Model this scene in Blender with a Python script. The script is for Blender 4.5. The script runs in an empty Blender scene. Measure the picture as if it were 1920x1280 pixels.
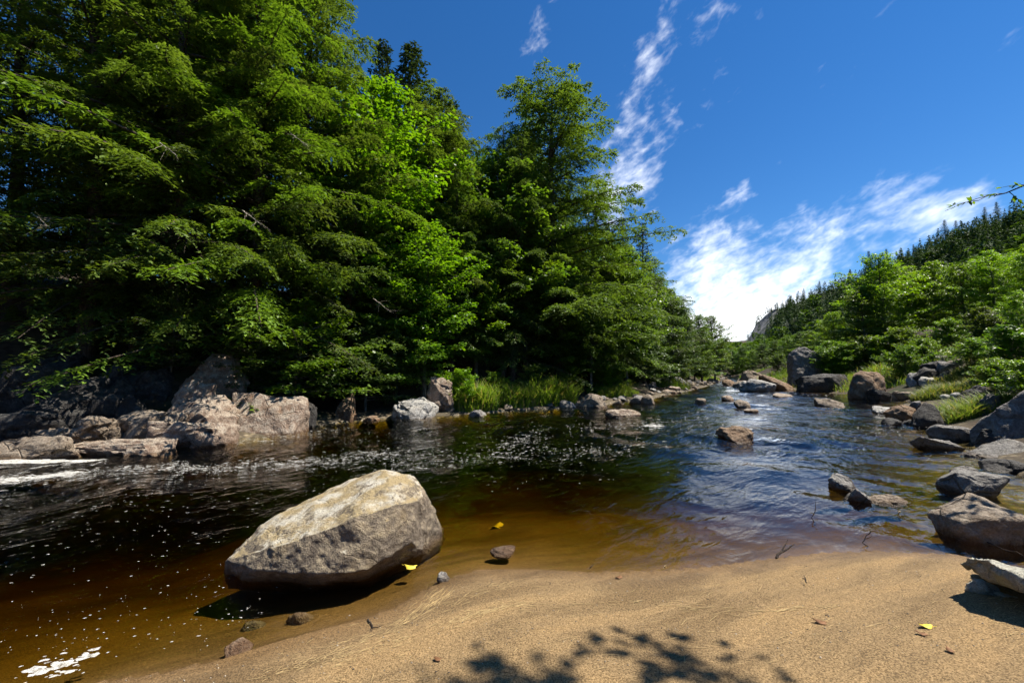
import bpy, bmesh, math, random
import numpy as np
from mathutils import Vector, Matrix

# ------------------------------------------------------------------ camera, sky, sun, exposure
scene = bpy.context.scene
COL = scene.collection
FPX, CX, CY, HORIZON = 720.0, 960.0, 640.0, 695.0
PITCH = math.atan((HORIZON - CY) / FPX)
CAM = np.array([0.0, 0.0, 1.6])
cam_data = bpy.data.cameras.new('camera')
cam_data.sensor_width = 36.0
cam_data.lens = 36.0 * FPX / 1920.0
cam_data.clip_start = 0.05
cam_data.clip_end = 3000.0
cam = bpy.data.objects.new('camera', cam_data)
cam.location = CAM
cam.rotation_euler = (math.pi / 2 + PITCH, 0, 0)
COL.objects.link(cam)
scene.camera = cam

SUN_AZ, SUN_EL = math.radians(82), math.radians(61)     # clockwise from the view direction (+Y)
TO_SUN = Vector((math.sin(SUN_AZ) * math.cos(SUN_EL), math.cos(SUN_AZ) * math.cos(SUN_EL), math.sin(SUN_EL)))
sun_data = bpy.data.lights.new('sun', 'SUN')
sun_data.energy = 5.0
sun_data.angle = math.radians(0.53)
sun_data.color = (1.0, 0.94, 0.84)
sun = bpy.data.objects.new('sun', sun_data)
sun.rotation_euler = (-TO_SUN).to_track_quat('-Z', 'Y').to_euler()
COL.objects.link(sun)

scene.view_settings.view_transform = 'Standard'
scene.view_settings.look = 'None'
scene.view_settings.gamma = 1.0
scene.view_settings.use_curve_mapping = False
scene.view_settings.exposure = 1.0
scene.cycles.use_denoising = True
scene.cycles.use_adaptive_sampling = True
scene.cycles.adaptive_threshold = 0.02
scene.cycles.use_light_tree = False
scene.cycles.max_bounces = 6
scene.cycles.diffuse_bounces = 2
scene.cycles.glossy_bounces = 3
scene.cycles.transmission_bounces = 4
scene.cycles.transparent_max_bounces = 10
scene.cycles.volume_bounces = 0
scene.cycles.caustics_reflective = False
scene.cycles.caustics_refractive = False
scene.cycles.sample_clamp_indirect = 4.0


def ray(px, py):
    v = np.array([(px - CX) / FPX, 1.0, (CY - py) / FPX])
    c, s = math.cos(PITCH), math.sin(PITCH)
    return np.array([v[0], v[1] * c - v[2] * s, v[1] * s + v[2] * c])


def onz(px, py, z=0.0):
    """point of the level z seen at a photo pixel"""
    d = ray(px, py)
    t = (z - CAM[2]) / d[2]
    return CAM + d * t


def at_depth(px, py, Y):
    d = ray(px, py)
    return CAM + d * (Y / d[1])


class NT:
    """small helper round a node tree"""
    def __init__(self, tree):
        self.t = tree
        tree.nodes.clear()

    def n(self, typ, **kw):
        nd = self.t.nodes.new(typ)
        for k, v in kw.items():
            if k == 'ins':
                for kk, vv in v.items():
                    if isinstance(vv, bpy.types.NodeSocket):
                        self.t.links.new(vv, nd.inputs[kk])
                    else:
                        nd.inputs[kk].default_value = vv
            else:
                setattr(nd, k, v)
        return nd

    def math(self, op, a, b=None, c=None, clamp=False):
        ins = {0: a}
        if b is not None: ins[1] = b
        if c is not None: ins[2] = c
        return self.n('ShaderNodeMath', operation=op, use_clamp=clamp, ins=ins).outputs[0]

    def mix(self, f, a, b, blend='MIX'):
        nd = self.n('ShaderNodeMix', data_type='RGBA', blend_type=blend, clamp_factor=True)
        for sock, v in ((nd.inputs[0], f), (nd.inputs[6], a), (nd.inputs[7], b)):
            if isinstance(v, bpy.types.NodeSocket): self.t.links.new(v, sock)
            else: sock.default_value = v if not isinstance(v, tuple) else (v + (1,) if len(v) == 3 else v)
        return nd.outputs[2]

    def ramp(self, v, lo, hi, a=0.0, b=1.0, smooth=True):
        return self.n('ShaderNodeMapRange', interpolation_type='SMOOTHSTEP' if smooth else 'LINEAR',
                      ins={0: v, 1: lo, 2: hi, 3: a, 4: b}).outputs[0]

    def noise(self, vec, scale, detail=4, rough=0.5, dist=0.0):
        nd = self.n('ShaderNodeTexNoise', ins={'Scale': scale, 'Detail': detail, 'Roughness': rough, 'Distortion': dist})
        if vec is not None: self.t.links.new(vec, nd.inputs['Vector'])
        return nd.outputs[0]


world = bpy.data.worlds.new('World')
scene.world = world
world.use_nodes = True
world.cycles.sampling_method = 'MANUAL'
world.cycles.sample_map_resolution = 256
w = NT(world.node_tree)
sky = w.n('ShaderNodeTexSky', sky_type='NISHITA')
sky.sun_disc = False
sky.sun_elevation = SUN_EL
sky.sun_rotation = SUN_AZ
sky.altitude = 300
sky.air_density = 1.0
sky.dust_density = 0.0
sky.ozone_density = 2.2
skycol = w.n('ShaderNodeHueSaturation', ins={'Saturation': 1.30, 'Value': 0.81, 'Color': sky.outputs[0]}).outputs[0]
skycol = w.mix(1.0, skycol, (0.80, 0.97, 1.12), 'MULTIPLY')
tc = w.n('ShaderNodeTexCoord').outputs['Generated']
sep = w.n('ShaderNodeSeparateXYZ', ins={0: tc})
az = w.math('ARCTAN2', sep.outputs[0], sep.outputs[1])
el = w.math('ARCSINE', sep.outputs[2])
azel = w.n('ShaderNodeCombineXYZ', ins={0: az, 1: el}).outputs[0]


def sky_blob(px, py, lx, ly, ang, gain):
    """an ellipse of cloud cover round the sky direction of a photo pixel (sizes in radians)"""
    d = ray(px, py); d = d / np.linalg.norm(d)
    c = (math.atan2(d[0], d[1]), math.asin(d[2]), 0)
    v = w.n('ShaderNodeVectorMath', operation='SUBTRACT', ins={0: azel, 1: c}).outputs[0]
    v = w.n('ShaderNodeVectorRotate', rotation_type='Z_AXIS', ins={0: v, 3: math.radians(-ang)}).outputs[0]
    v = w.n('ShaderNodeVectorMath', operation='DIVIDE', ins={0: v, 1: (lx, ly, 1)}).outputs[0]
    ln = w.n('ShaderNodeVectorMath', operation='LENGTH', ins={0: v}).outputs[1]
    return w.ramp(ln, 1.0, 0.0, 0.0, gain)


cover = 0.0
for b in ((1400, 620, 0.42, 0.16, 2, 0.52), (1545, 450, 0.34, 0.13, 10, 0.35), (1170, 345, 0.20, 0.13, 50, 0.33), (1310, 470, 0.20, 0.13, 50, 0.28),
          (1390, 365, 0.05, 0.04, 50, 0.30), (1205, 140, 0.30, 0.065, 50, 0.21), (1012, 80, 0.14, 0.07, 76, 0.19), (1790, 378, 0.12, 0.035, 18, 0.13),
          (1250, 250, 0.55, 0.16, 45, 0.09)):
    cover = w.math('ADD', sky_blob(*b), cover)
# thin cover everywhere low in the sky, so the sky goes on outside the frame
low = w.ramp(el, 0.30, 0.03, 0.0, 0.20)
cover = w.math('ADD', cover, low)
st = w.n('ShaderNodeVectorRotate', rotation_type='Z_AXIS', ins={0: azel, 3: math.radians(-22)}).outputs[0]
st2 = w.n('ShaderNodeVectorMath', operation='MULTIPLY', ins={0: st, 1: (0.8, 1.6, 1)}).outputs[0]
st1 = w.n('ShaderNodeVectorMath', operation='MULTIPLY', ins={0: st, 1: (0.8, 1.15, 1)}).outputs[0]
n1 = w.noise(st1, 12, 4, 0.62, 0.35)
n2 = w.noise(st2, 30, 3, 0.6, 0.25)
n3 = w.noise(st, 3.2, 1, 0.5)
nn = w.math('ADD', w.math('MULTIPLY', n1, 0.60), w.math('ADD', w.math('MULTIPLY', n2, 0.48), w.math('MULTIPLY', n3, 0.30)))
dens = w.ramp(w.math('ADD', nn, cover), 0.81, 1.42, 0.0, 0.93)
cloudcol = w.mix(w.ramp(nn, 0.45, 0.75), (8.6, 9.6, 11.4), (12.2, 12.4, 12.7))
allsky = w.mix(dens, skycol, cloudcol)
bg = w.n('ShaderNodeBackground', ins={'Color': allsky, 'Strength': 0.076})
wo = w.n('ShaderNodeOutputWorld')
world.node_tree.links.new(bg.outputs[0], wo.inputs[0])

# ------------------------------------------------------------------ numpy noise
def _hash(ix, iy, iz, seed):
    h = (ix.astype(np.int64) * 374761393 + iy.astype(np.int64) * 668265263 + iz.astype(np.int64) * 2147483647 + seed * 1274126177) & 0xFFFFFFFF
    h = ((h ^ (h >> 13)) * 1274126177) & 0xFFFFFFFF
    h = (h ^ (h >> 16)) & 0xFFFFFF
    return h / float(0xFFFFFF) * 2 - 1


def vnoise(p, seed=0):
    p = np.asarray(p, float)
    i = np.floor(p).astype(np.int64); f = p - i
    u = f * f * f * (f * (f * 6 - 15) + 10)
    r = 0
    for dx in (0, 1):
        wx = u[:, 0] if dx else 1 - u[:, 0]
        for dy in (0, 1):
            wy = u[:, 1] if dy else 1 - u[:, 1]
            for dz in (0, 1):
                wz = u[:, 2] if dz else 1 - u[:, 2]
                r = r + wx * wy * wz * _hash(i[:, 0] + dx, i[:, 1] + dy, i[:, 2] + dz, seed)
    return r


def fbm(p, octaves=4, seed=0, gain=0.5):
    r, a = 0, 1.0
    p = np.asarray(p, float)
    for o in range(octaves):
        r = r + a * vnoise(p * (2.03 ** o) + o * 17.3, seed + o)
        a *= gain
    return r


# ------------------------------------------------------------------ mesh helpers
def mesh_np(name, verts, faces, mats=(), smooth=False, attrs=None):
    """mesh from arrays; faces is an (n,3) or (n,4) array"""
    verts = np.asarray(verts, np.float32); faces = np.asarray(faces, np.int32)
    me = bpy.data.meshes.new(name)
    nf, k = faces.shape
    me.vertices.add(len(verts)); me.vertices.foreach_set('co', verts.ravel())
    me.loops.add(nf * k); me.loops.foreach_set('vertex_index', faces.ravel())
    me.polygons.add(nf)
    me.polygons.foreach_set('loop_start', np.arange(0, nf * k, k, dtype=np.int32))
    me.polygons.foreach_set('loop_total', np.full(nf, k, np.int32))
    if smooth: me.polygons.foreach_set('use_smooth', np.ones(nf, bool))
    for m in mats: me.materials.append(m)
    if attrs:
        for an, av in attrs.items():
            a = me.attributes.new(an, 'FLOAT', 'POINT'); a.data.foreach_set('value', np.asarray(av, np.float32))
    me.update(calc_edges=True)
    return me


def link(name, me, parent=None, loc=None, label=None, cat=None, group=None, kind=None):
    o = bpy.data.objects.new(name, me)
    COL.objects.link(o)
    if parent is not None: o.parent = parent
    if loc is not None: o.location = loc
    tag(o, label, cat, group, kind)
    return o


def tag(o, label=None, cat=None, group=None, kind=None):
    if label: o['label'] = label
    if cat: o['category'] = cat
    if group: o['group'] = group
    if kind: o['kind'] = kind
    return o


def tubes(paths, sides=5):
    """list of (points (n,3), radii (n,)) -> verts, quad faces, joined"""
    V, F, base = [], [], 0
    ang = np.arange(sides) * 2 * math.pi / sides
    for pts, rad in paths:
        pts = np.asarray(pts, float); rad = np.asarray(rad, float)
        n = len(pts)
        t = np.gradient(pts, axis=0)
        t /= np.linalg.norm(t, axis=1)[:, None] + 1e-9
        ref = np.where(np.abs(t[:, 2:3]) > 0.9, np.array([[1.0, 0, 0]]), np.array([[0, 0, 1.0]]))
        a = np.cross(t, ref); a /= np.linalg.norm(a, axis=1)[:, None] + 1e-9
        b = np.cross(t, a)
        ring = pts[:, None, :] + rad[:, None, None] * (np.cos(ang)[None, :, None] * a[:, None, :] + np.sin(ang)[None, :, None] * b[:, None, :])
        V.append(ring.reshape(-1, 3))
        i = np.arange(n - 1)[:, None] * sides + np.arange(sides)[None, :]
        j = np.arange(n - 1)[:, None] * sides + (np.arange(sides)[None, :] + 1) % sides
        F.append(np.stack([i, j, j + sides, i + sides], -1).reshape(-1, 4) + base)
        base += n * sides
    return np.concatenate(V), np.concatenate(F)


# ------------------------------------------------------------------ materials
def new_mat(name):
    m = bpy.data.materials.new(name); m.use_nodes = True
    return m, NT(m.node_tree)


def finish(m, nt, shader, volume=None):
    o = nt.n('ShaderNodeOutputMaterial')
    nt.t.links.new(shader, o.inputs[0])
    if volume is not None: nt.t.links.new(volume, o.inputs[1])
    return m


def bump(nt, h, strength, dist, normal=None):
    nd = nt.n('ShaderNodeBump', ins={'Height': h, 'Strength': strength, 'Distance': dist})
    if normal is not None: nt.t.links.new(normal, nd.inputs['Normal'])
    return nd.outputs[0]


def leaf_mat(name, dark, light, trans, tmix=0.35, rough=0.5, spec=0.3, dead=None):
    m, nt = new_mat(name)
    rnd = nt.n('ShaderNodeNewGeometry').outputs['Random Per Island']
    oi = nt.n('ShaderNodeObjectInfo').outputs['Random']
    pos = nt.n('ShaderNodeTexCoord').outputs['Object']
    big = nt.noise(pos, 0.9, 2)
    f = nt.math('ADD', nt.math('MULTIPLY', rnd, 0.45), nt.math('ADD', nt.math('MULTIPLY', nt.ramp(big, 0.35, 0.65), 0.35), nt.math('MULTIPLY', oi, 0.2)))
    c = nt.mix(f, dark, light)
    # every plant its own shade of green
    o2 = nt.math('FRACT', nt.math('MULTIPLY', oi, 7.31))
    c = nt.n('ShaderNodeHueSaturation', ins={'Hue': nt.math('ADD', .484, nt.math('MULTIPLY', oi, .030)), 'Saturation': nt.math('ADD', .86, nt.math('MULTIPLY', o2, .2)),
             'Value': nt.math('ADD', .68, nt.math('MULTIPLY', o2, .62)), 'Color': c}).outputs[0]
    if dead: c = nt.mix(nt.ramp(rnd, .84, .86), c, dead)
    p = nt.n('ShaderNodeBsdfPrincipled', ins={'Base Color': c, 'Roughness': rough, 'Specular IOR Level': spec})
    tcol = nt.mix(1.0, c, trans, 'MULTIPLY')
    t = nt.n('ShaderNodeBsdfTranslucent', ins={'Color': tcol})
    mx = nt.n('ShaderNodeMixShader', ins={0: tmix, 1: p.outputs[0], 2: t.outputs[0]})
    return finish(m, nt, mx.outputs[0])


def bark_mat(name, a, b):
    m, nt = new_mat(name)
    pos = nt.n('ShaderNodeTexCoord').outputs['Object']
    v = nt.n('ShaderNodeVectorMath', operation='MULTIPLY', ins={0: pos, 1: (1, 1, 0.22)}).outputs[0]
    n = nt.noise(v, 14, 5, 0.65)
    c = nt.mix(nt.ramp(n, 0.35, 0.65), a, b)
    p = nt.n('ShaderNodeBsdfPrincipled', ins={'Base Color': c, 'Roughness': 0.9, 'Specular IOR Level': 0.1, 'Normal': bump(nt, n, 0.8, 0.03)})
    return finish(m, nt, p.outputs[0])


M = {}
M['hemlock'] = leaf_mat('hemlock needles', (0.028, 0.066, 0.010), (0.170, 0.262, 0.040), (1.5, 1.5, 0.5), 0.34, 0.45)
M['spruce'] = leaf_mat('spruce needles', (0.018, 0.042, 0.014), (0.070, 0.115, 0.032), (1.2, 1.2, 0.6), 0.2, 0.55)
M['broadleaf'] = leaf_mat('broad leaves', (0.045, 0.105, 0.008), (0.150, 0.235, 0.020), (1.7, 1.7, 0.35), 0.48, 0.4)
M['maple'] = leaf_mat('dark broad leaves', (0.032, 0.078, 0.010), (0.115, 0.185, 0.020), (1.6, 1.6, 0.4), 0.38, 0.4)
M['grass'] = leaf_mat('grass blades', (0.065, 0.125, 0.014), (0.20, 0.275, 0.040), (1.5, 1.5, 0.5), 0.42, 0.5, 0.3, (0.30, 0.25, 0.12))
M['farleaf'] = leaf_mat('far conifer foliage', (0.018, 0.040, 0.016), (0.055, 0.095, 0.028), (1.2, 1.2, 0.6), 0.2, 0.6, 0.08)
M['farbroad'] = leaf_mat('far broadleaf foliage', (0.030, 0.080, 0.010), (0.085, 0.150, 0.018), (1.5, 1.5, 0.5), 0.3, 0.5, 0.08)
M['bark'] = bark_mat('conifer bark', (0.035, 0.026, 0.020), (0.11, 0.085, 0.065))
M['greybark'] = bark_mat('grey bark', (0.07, 0.06, 0.05), (0.22, 0.20, 0.17))
M['deadwood'] = bark_mat('dead wood', (0.16, 0.13, 0.10), (0.42, 0.37, 0.30))
M['twig'] = bark_mat('dark twig bark', (0.020, 0.016, 0.014), (0.07, 0.055, 0.045))


def rock_mat(name, a, b, stain, lichen, lichen_amt=0.5, scale=1.0, crack=0.6, crust=None):
    m, nt = new_mat(name)
    co = nt.n('ShaderNodeTexCoord').outputs['Object']
    oi = nt.n('ShaderNodeObjectInfo').outputs['Random']
    off = nt.math('MULTIPLY', oi, 40.0)
    v = nt.n('ShaderNodeVectorMath', operation='ADD', ins={0: co, 1: off}).outputs[0]
    n_big = nt.noise(v, 1.6 * scale, 5, 0.6, 0.4)
    n_mid = nt.noise(v, 7 * scale, 6, 0.68, 0.3)
    n_fine = nt.noise(v, 42 * scale, 4, 0.7)
    c = nt.mix(nt.ramp(n_mid, 0.30, 0.70), a, b)
    c = nt.mix(nt.ramp(n_big, 0.50, 0.72, 0, 0.75), c, stain)
    geo = nt.n('ShaderNodeNewGeometry')
    nz = nt.n('ShaderNodeSeparateXYZ', ins={0: geo.outputs['Normal']}).outputs[2]
    lm = nt.math('MULTIPLY', nt.ramp(nt.math('ADD', nt.math('MULTIPLY', nz, 0.22), n_mid), 0.52, 0.70, 0, lichen_amt), nt.ramp(n_fine, 0.36, 0.60))
    c = nt.mix(lm, c, lichen)
    c = nt.mix(nt.ramp(n_fine, 0.30, 0.62, 0.55, 0.0), c, nt.mix(1.0, c, (0.35, 0.33, 0.32), 'MULTIPLY'))
    if crust:      # pale lichen crust on upward faces; also paints the lit top against dimmer sides
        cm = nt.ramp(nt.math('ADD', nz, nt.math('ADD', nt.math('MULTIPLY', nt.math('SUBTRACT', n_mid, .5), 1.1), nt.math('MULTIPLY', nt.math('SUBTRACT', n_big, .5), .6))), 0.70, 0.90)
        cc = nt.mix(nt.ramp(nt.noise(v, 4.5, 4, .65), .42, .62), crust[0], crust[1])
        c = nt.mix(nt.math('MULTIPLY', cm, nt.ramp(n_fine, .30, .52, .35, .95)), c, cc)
    # wet, algae-dark band just above the water line
    z = nt.n('ShaderNodeSeparateXYZ', ins={0: geo.outputs['Position']}).outputs[2]
    wet = nt.ramp(nt.math('ADD', z, nt.math('MULTIPLY', nt.math('SUBTRACT', n_mid, 0.5), 0.10)), 0.085, 0.015, 0, 0.8)
    c = nt.mix(wet, c, nt.mix(1.0, c, (0.42, 0.30, 0.18), 'MULTIPLY'))
    vor = nt.n('ShaderNodeTexVoronoi', feature='DISTANCE_TO_EDGE', ins={'Vector': nt.n('ShaderNodeVectorMath', operation='ADD', ins={0: v, 1: nt.n('ShaderNodeVectorMath', operation='SCALE', ins={0: nt.n('ShaderNodeTexNoise', ins={'Scale': 2.5 * scale, 'Vector': v}).outputs[1], 3: 0.12}).outputs[0]}).outputs[0], 'Scale': 1.5 * scale})
    cr = nt.ramp(vor.outputs[0], 0.0, 0.022)
    gate = nt.ramp(n_big, 0.42, 0.55, 0, crack)
    c = nt.mix(nt.math('MULTIPLY', nt.math('SUBTRACT', 1.0, cr), gate), c, nt.mix(1.0, c, (0.25, 0.22, 0.20), 'MULTIPLY'))
    h = nt.math('ADD', nt.math('MULTIPLY', n_mid, 1.0), nt.math('ADD', nt.math('MULTIPLY', n_fine, 0.45), nt.math('MULTIPLY', nt.math('MULTIPLY', cr, gate), 0.7)))
    p = nt.n('ShaderNodeBsdfPrincipled', ins={'Base Color': c, 'Roughness': nt.math('SUBTRACT', 0.88, nt.math('MULTIPLY', wet, 0.5)), 'Specular IOR Level': 0.3,
             'Normal': bump(nt, h, 0.95, 0.065 / scale ** .7)})
    return finish(m, nt, p.outputs[0])


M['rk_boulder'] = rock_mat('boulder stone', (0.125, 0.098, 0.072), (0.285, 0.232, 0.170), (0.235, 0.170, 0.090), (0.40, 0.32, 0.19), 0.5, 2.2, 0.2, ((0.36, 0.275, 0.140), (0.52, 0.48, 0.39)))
M['rk_grey'] = rock_mat('grey stone', (0.107, 0.098, 0.090), (0.230, 0.213, 0.197), (0.164, 0.139, 0.115), (0.328, 0.312, 0.271), 0.5)
M['rk_tan'] = rock_mat('tan stone', (0.164, 0.123, 0.086), (0.312, 0.246, 0.180), (0.221, 0.148, 0.090), (0.369, 0.328, 0.262), 0.4)
M['rk_orange'] = rock_mat('orange brown stone', (0.180, 0.107, 0.061), (0.295, 0.189, 0.107), (0.139, 0.098, 0.074), (0.295, 0.254, 0.197), 0.4)
M['rk_pink'] = rock_mat('pinkish stone', (0.200, 0.135, 0.095), (0.380, 0.285, 0.210), (0.260, 0.155, 0.085), (0.430, 0.390, 0.310), 0.6, 0.9, 0.5)
M['sunleaf'] = leaf_mat('young sunlit leaves', (0.060, 0.135, 0.008), (0.190, 0.275, 0.020), (1.7, 1.7, 0.35), 0.5, 0.4)  # lighter young foliage; part of the backlit glow is put into its colour
M['rk_white'] = rock_mat('pale stone', (0.246, 0.230, 0.205), (0.426, 0.402, 0.361), (0.271, 0.230, 0.180), (0.492, 0.476, 0.426), 0.6)
M['rk_dark'] = rock_mat('dark stone', (0.026, 0.024, 0.023), (0.068, 0.062, 0.056), (0.05, 0.040, 0.030), (0.13, 0.125, 0.11), 0.4)  # near-black stone; on the shaded rocks this colour also stands in for shade
M['rk_bleached'] = rock_mat('bleached jagged stone', (0.295, 0.271, 0.205), (0.476, 0.451, 0.361), (0.410, 0.385, 0.205), (0.541, 0.525, 0.443), 0.6, 3.0, 0.5)
M['rk_cliff'] = rock_mat('cliff stone', (0.082, 0.082, 0.082), (0.164, 0.164, 0.164), (0.115, 0.098, 0.082), (0.205, 0.205, 0.197), 0.4, 0.08, 0.5)


def ground_mat():
    m, nt = new_mat('sand and forest floor')
    pos = nt.n('ShaderNodeNewGeometry').outputs['Position']
    sand = nt.n('ShaderNodeAttribute', attribute_name='sand').outputs['Fac']
    z = nt.n('ShaderNodeSeparateXYZ', ins={0: pos}).outputs[2]
    g1 = nt.noise(pos, 120, 3, 0.8)
    g2 = nt.noise(pos, 60, 3, 0.7)
    sv = nt.n('ShaderNodeVectorRotate', rotation_type='Z_AXIS', ins={0: pos, 3: math.radians(-24)}).outputs[0]
    sv = nt.n('ShaderNodeVectorMath', operation='MULTIPLY', ins={0: sv, 1: (0.5, 2.2, 1)}).outputs[0]
    g3 = nt.noise(sv, 1.6, 5, 0.6, 0.6)
    c = nt.mix(nt.ramp(g1, 0.34, 0.66), (0.062, 0.038, 0.016), (0.290, 0.198, 0.098))
    c = nt.mix(nt.ramp(g3, 0.40, 0.68, 0, 0.65), c, nt.mix(1.0, c, (1.45, 1.38, 1.25), 'MULTIPLY'))
    c = nt.mix(nt.ramp(g3, 0.52, 0.32, 0, 0.75), c, nt.mix(1.0, c, (0.66, 0.62, 0.56), 'MULTIPLY'))
    g4 = nt.noise(pos, 9, 4, 0.6)
    c = nt.mix(nt.ramp(g4, 0.60, 0.74, 0, 0.35), c, (0.12, 0.080, 0.042))
    wet = nt.ramp(nt.math('ADD', z, nt.math('MULTIPLY', nt.math('SUBTRACT', g3, 0.5), 0.05)), 0.075, 0.010, 0, 1.0)
    c = nt.mix(wet, c, nt.mix(1.0, c, (0.62, 0.56, 0.50), 'MULTIPLY'))
    # pebbly river bed away from the sand
    vor = nt.n('ShaderNodeTexVoronoi', feature='F1', ins={'Vector': pos, 'Scale': 7.0, 'Randomness': 1.0})
    bed = nt.mix(nt.ramp(vor.outputs[0], 0.1, 0.6), nt.mix(nt.n('ShaderNodeSeparateColor', ins={0: vor.outputs[1]}).outputs[0], (0.13, 0.10, 0.06), (0.30, 0.24, 0.15)), (0.07, 0.055, 0.035))
    n5 = nt.noise(pos, 5, 5, 0.65)
    litter = nt.mix(nt.ramp(n5, 0.3, 0.7), (0.018, 0.013, 0.008), (0.065, 0.045, 0.026))
    litter = nt.mix(nt.ramp(nt.noise(pos, 0.7, 3), 0.5, 0.65, 0, 0.6), litter, (0.022, 0.036, 0.010))
    landc = nt.mix(nt.ramp(z, 0.02, 0.25), bed, litter)
    c = nt.mix(nt.ramp(nt.math('ADD', sand, nt.math('MULTIPLY', nt.math('SUBTRACT', n5, 0.5), 0.5)), 0.38, 0.62), landc, c)
    rip = nt.n('ShaderNodeTexWave', wave_type='BANDS', ins={'Scale': 5.0, 'Distortion': 5.0, 'Detail': 3.0, 'Vector': sv}).outputs[1]
    h = nt.math('ADD', nt.math('MULTIPLY', g1, 0.5), nt.math('ADD', nt.math('MULTIPLY', g2, 0.8), nt.math('ADD', nt.math('MULTIPLY', g4, 3.0), nt.math('MULTIPLY', rip, 0.0))))
    rough = nt.math('SUBTRACT', 0.95, nt.math('MULTIPLY', wet, 0.45))
    p = nt.n('ShaderNodeBsdfPrincipled', ins={'Base Color': c, 'Roughness': rough, 'Specular IOR Level': 0.25, 'Normal': bump(nt, h, 0.9, 0.006)})
    return finish(m, nt, p.outputs[0])


M['ground'] = ground_mat()


def water_mat():
    m, nt = new_mat('tannin brown river water')
    pos = nt.n('ShaderNodeNewGeometry').outputs['Position']
    rv = nt.n('ShaderNodeVectorRotate', rotation_type='Z_AXIS', ins={0: pos, 3: math.radians(-38)}).outputs[0]
    v1 = nt.n('ShaderNodeVectorMath', operation='MULTIPLY', ins={0: rv, 1: (0.42, 1.0, 1.0)}).outputs[0]
    n1 = nt.noise(v1, 3.2, 3, 0.55, 0.6)
    n2 = nt.noise(v1, 11, 3, 0.55, 0.4)
    n3 = nt.noise(rv, 1.0, 2, 0.5)
    amp = nt.n('ShaderNodeAttribute', attribute_name='rough').outputs['Fac']
    h = nt.math('ADD', nt.math('MULTIPLY', n1, 0.085), nt.math('MULTIPLY', n2, 0.030))
    h = nt.math('MULTIPLY', h, nt.math('MULTIPLY', amp, nt.ramp(n3, 0.25, 0.75, 0.55, 1.3)))
    nrm = bump(nt, h, 1.0, 1.0)
    fr = nt.n('ShaderNodeFresnel', ins={'IOR': 1.333, 'Normal': nrm})
    gl = nt.n('ShaderNodeBsdfGlossy', ins={'Color': (1, 1, 1, 1), 'Roughness': 0.03, 'Normal': nrm})
    tr = nt.n('ShaderNodeBsdfTransparent', ins={'Color': (1, 1, 1, 1)})
    mx = nt.n('ShaderNodeMixShader', ins={0: fr.outputs[0], 1: tr.outputs[0], 2: gl.outputs[0]})
    vol = nt.n('ShaderNodeVolumeAbsorption', ins={'Color': (0.69, 0.61, 0.0, 1), 'Density': 3.5})
    return finish(m, nt, mx.outputs[0], vol.outputs[0])


M['water'] = water_mat()


def plain_mat(name, col, rough=0.8, var=0.25, scale=30):
    m, nt = new_mat(name)
    n = nt.noise(nt.n('ShaderNodeTexCoord').outputs['Object'], scale, 4, 0.6)
    c = nt.mix(nt.ramp(n, 0.3, 0.7), tuple(x * (1 - var) for x in col), tuple(min(1, x * (1 + var)) for x in col))
    p = nt.n('ShaderNodeBsdfPrincipled', ins={'Base Color': c, 'Roughness': rough, 'Specular IOR Level': 0.3, 'Normal': bump(nt, n, 0.3, 0.004)})
    return finish(m, nt, p.outputs[0])


def foam_mat():
    m, nt = new_mat('white foam')
    pos = nt.n('ShaderNodeNewGeometry').outputs['Position']
    n = nt.noise(pos, 26, 4, .7)
    c = nt.mix(nt.ramp(n, .3, .7), (0.34, 0.32, 0.27), (0.54, 0.53, 0.50))
    p = nt.n('ShaderNodeBsdfPrincipled', ins={'Base Color': c, 'Roughness': .6, 'Normal': bump(nt, nt.noise(pos, 90, 3, .7), .8, .01)})
    t = nt.n('ShaderNodeBsdfTransparent')
    mx = nt.n('ShaderNodeMixShader', ins={0: nt.ramp(n, .30, .48, .15, .97), 1: t.outputs[0], 2: p.outputs[0]})
    return finish(m, nt, mx.outputs[0])


M['foam'] = foam_mat()
M['straw'] = plain_mat('straw', (0.44, 0.32, 0.15), 0.8, 0.25)
M['yellowleaf'] = plain_mat('yellow leaf', (0.72, 0.55, 0.06), 0.6, 0.2)
M['brownleaf'] = plain_mat('brown dead leaf', (0.16, 0.075, 0.03), 0.7, 0.3)

# ------------------------------------------------------------------ terrain
LEFT = [(-60, -28), (-26, -2), (-14.5, 4.6)] + [tuple(onz(*p)[:2]) for p in
        ((-60, 868), (60, 856), (190, 848), (330, 836), (430, 824), (545, 812), (600, 797), (660, 789), (730, 784), (850, 779), (960, 770),
         (1050, 765), (1130, 760), (1165, 752), (1225, 748), (1235, 742), (1290, 733), (1325, 724), (1345, 717), (1362, 710))] + [(54, 108), (44, 160), (10, 220)]
RIGHT = [(60, 230), (72, 165), (66, 108)] + [tuple(onz(*p)[:2]) for p in
         ((1384, 710), (1404, 717), (1455, 727), (1512, 732), (1600, 740), (1690, 750), (1735, 760), (1745, 780), (1770, 800), (1800, 815),
          (1835, 838), (1890, 880), (1960, 905), (2060, 960), (2110, 1040))]
SAND = [tuple(onz(*p)[:2]) for p in
        ((2110, 1090), (1930, 1078), (1870, 1056), (1790, 1040), (1650, 1033), (1540, 1036), (1430, 1049), (1340, 1061), (1240, 1070), (1120, 1073), (1010, 1068),
         (900, 1068), (835, 1086), (790, 1110), (735, 1142), (640, 1172), (520, 1205), (430, 1233), (300, 1262), (190, 1278))] + [(-3.2, 1.4), (-6, -1.5), (-14, -8), (-60, -40)]
POLY = np.array(LEFT + RIGHT + SAND)


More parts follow.
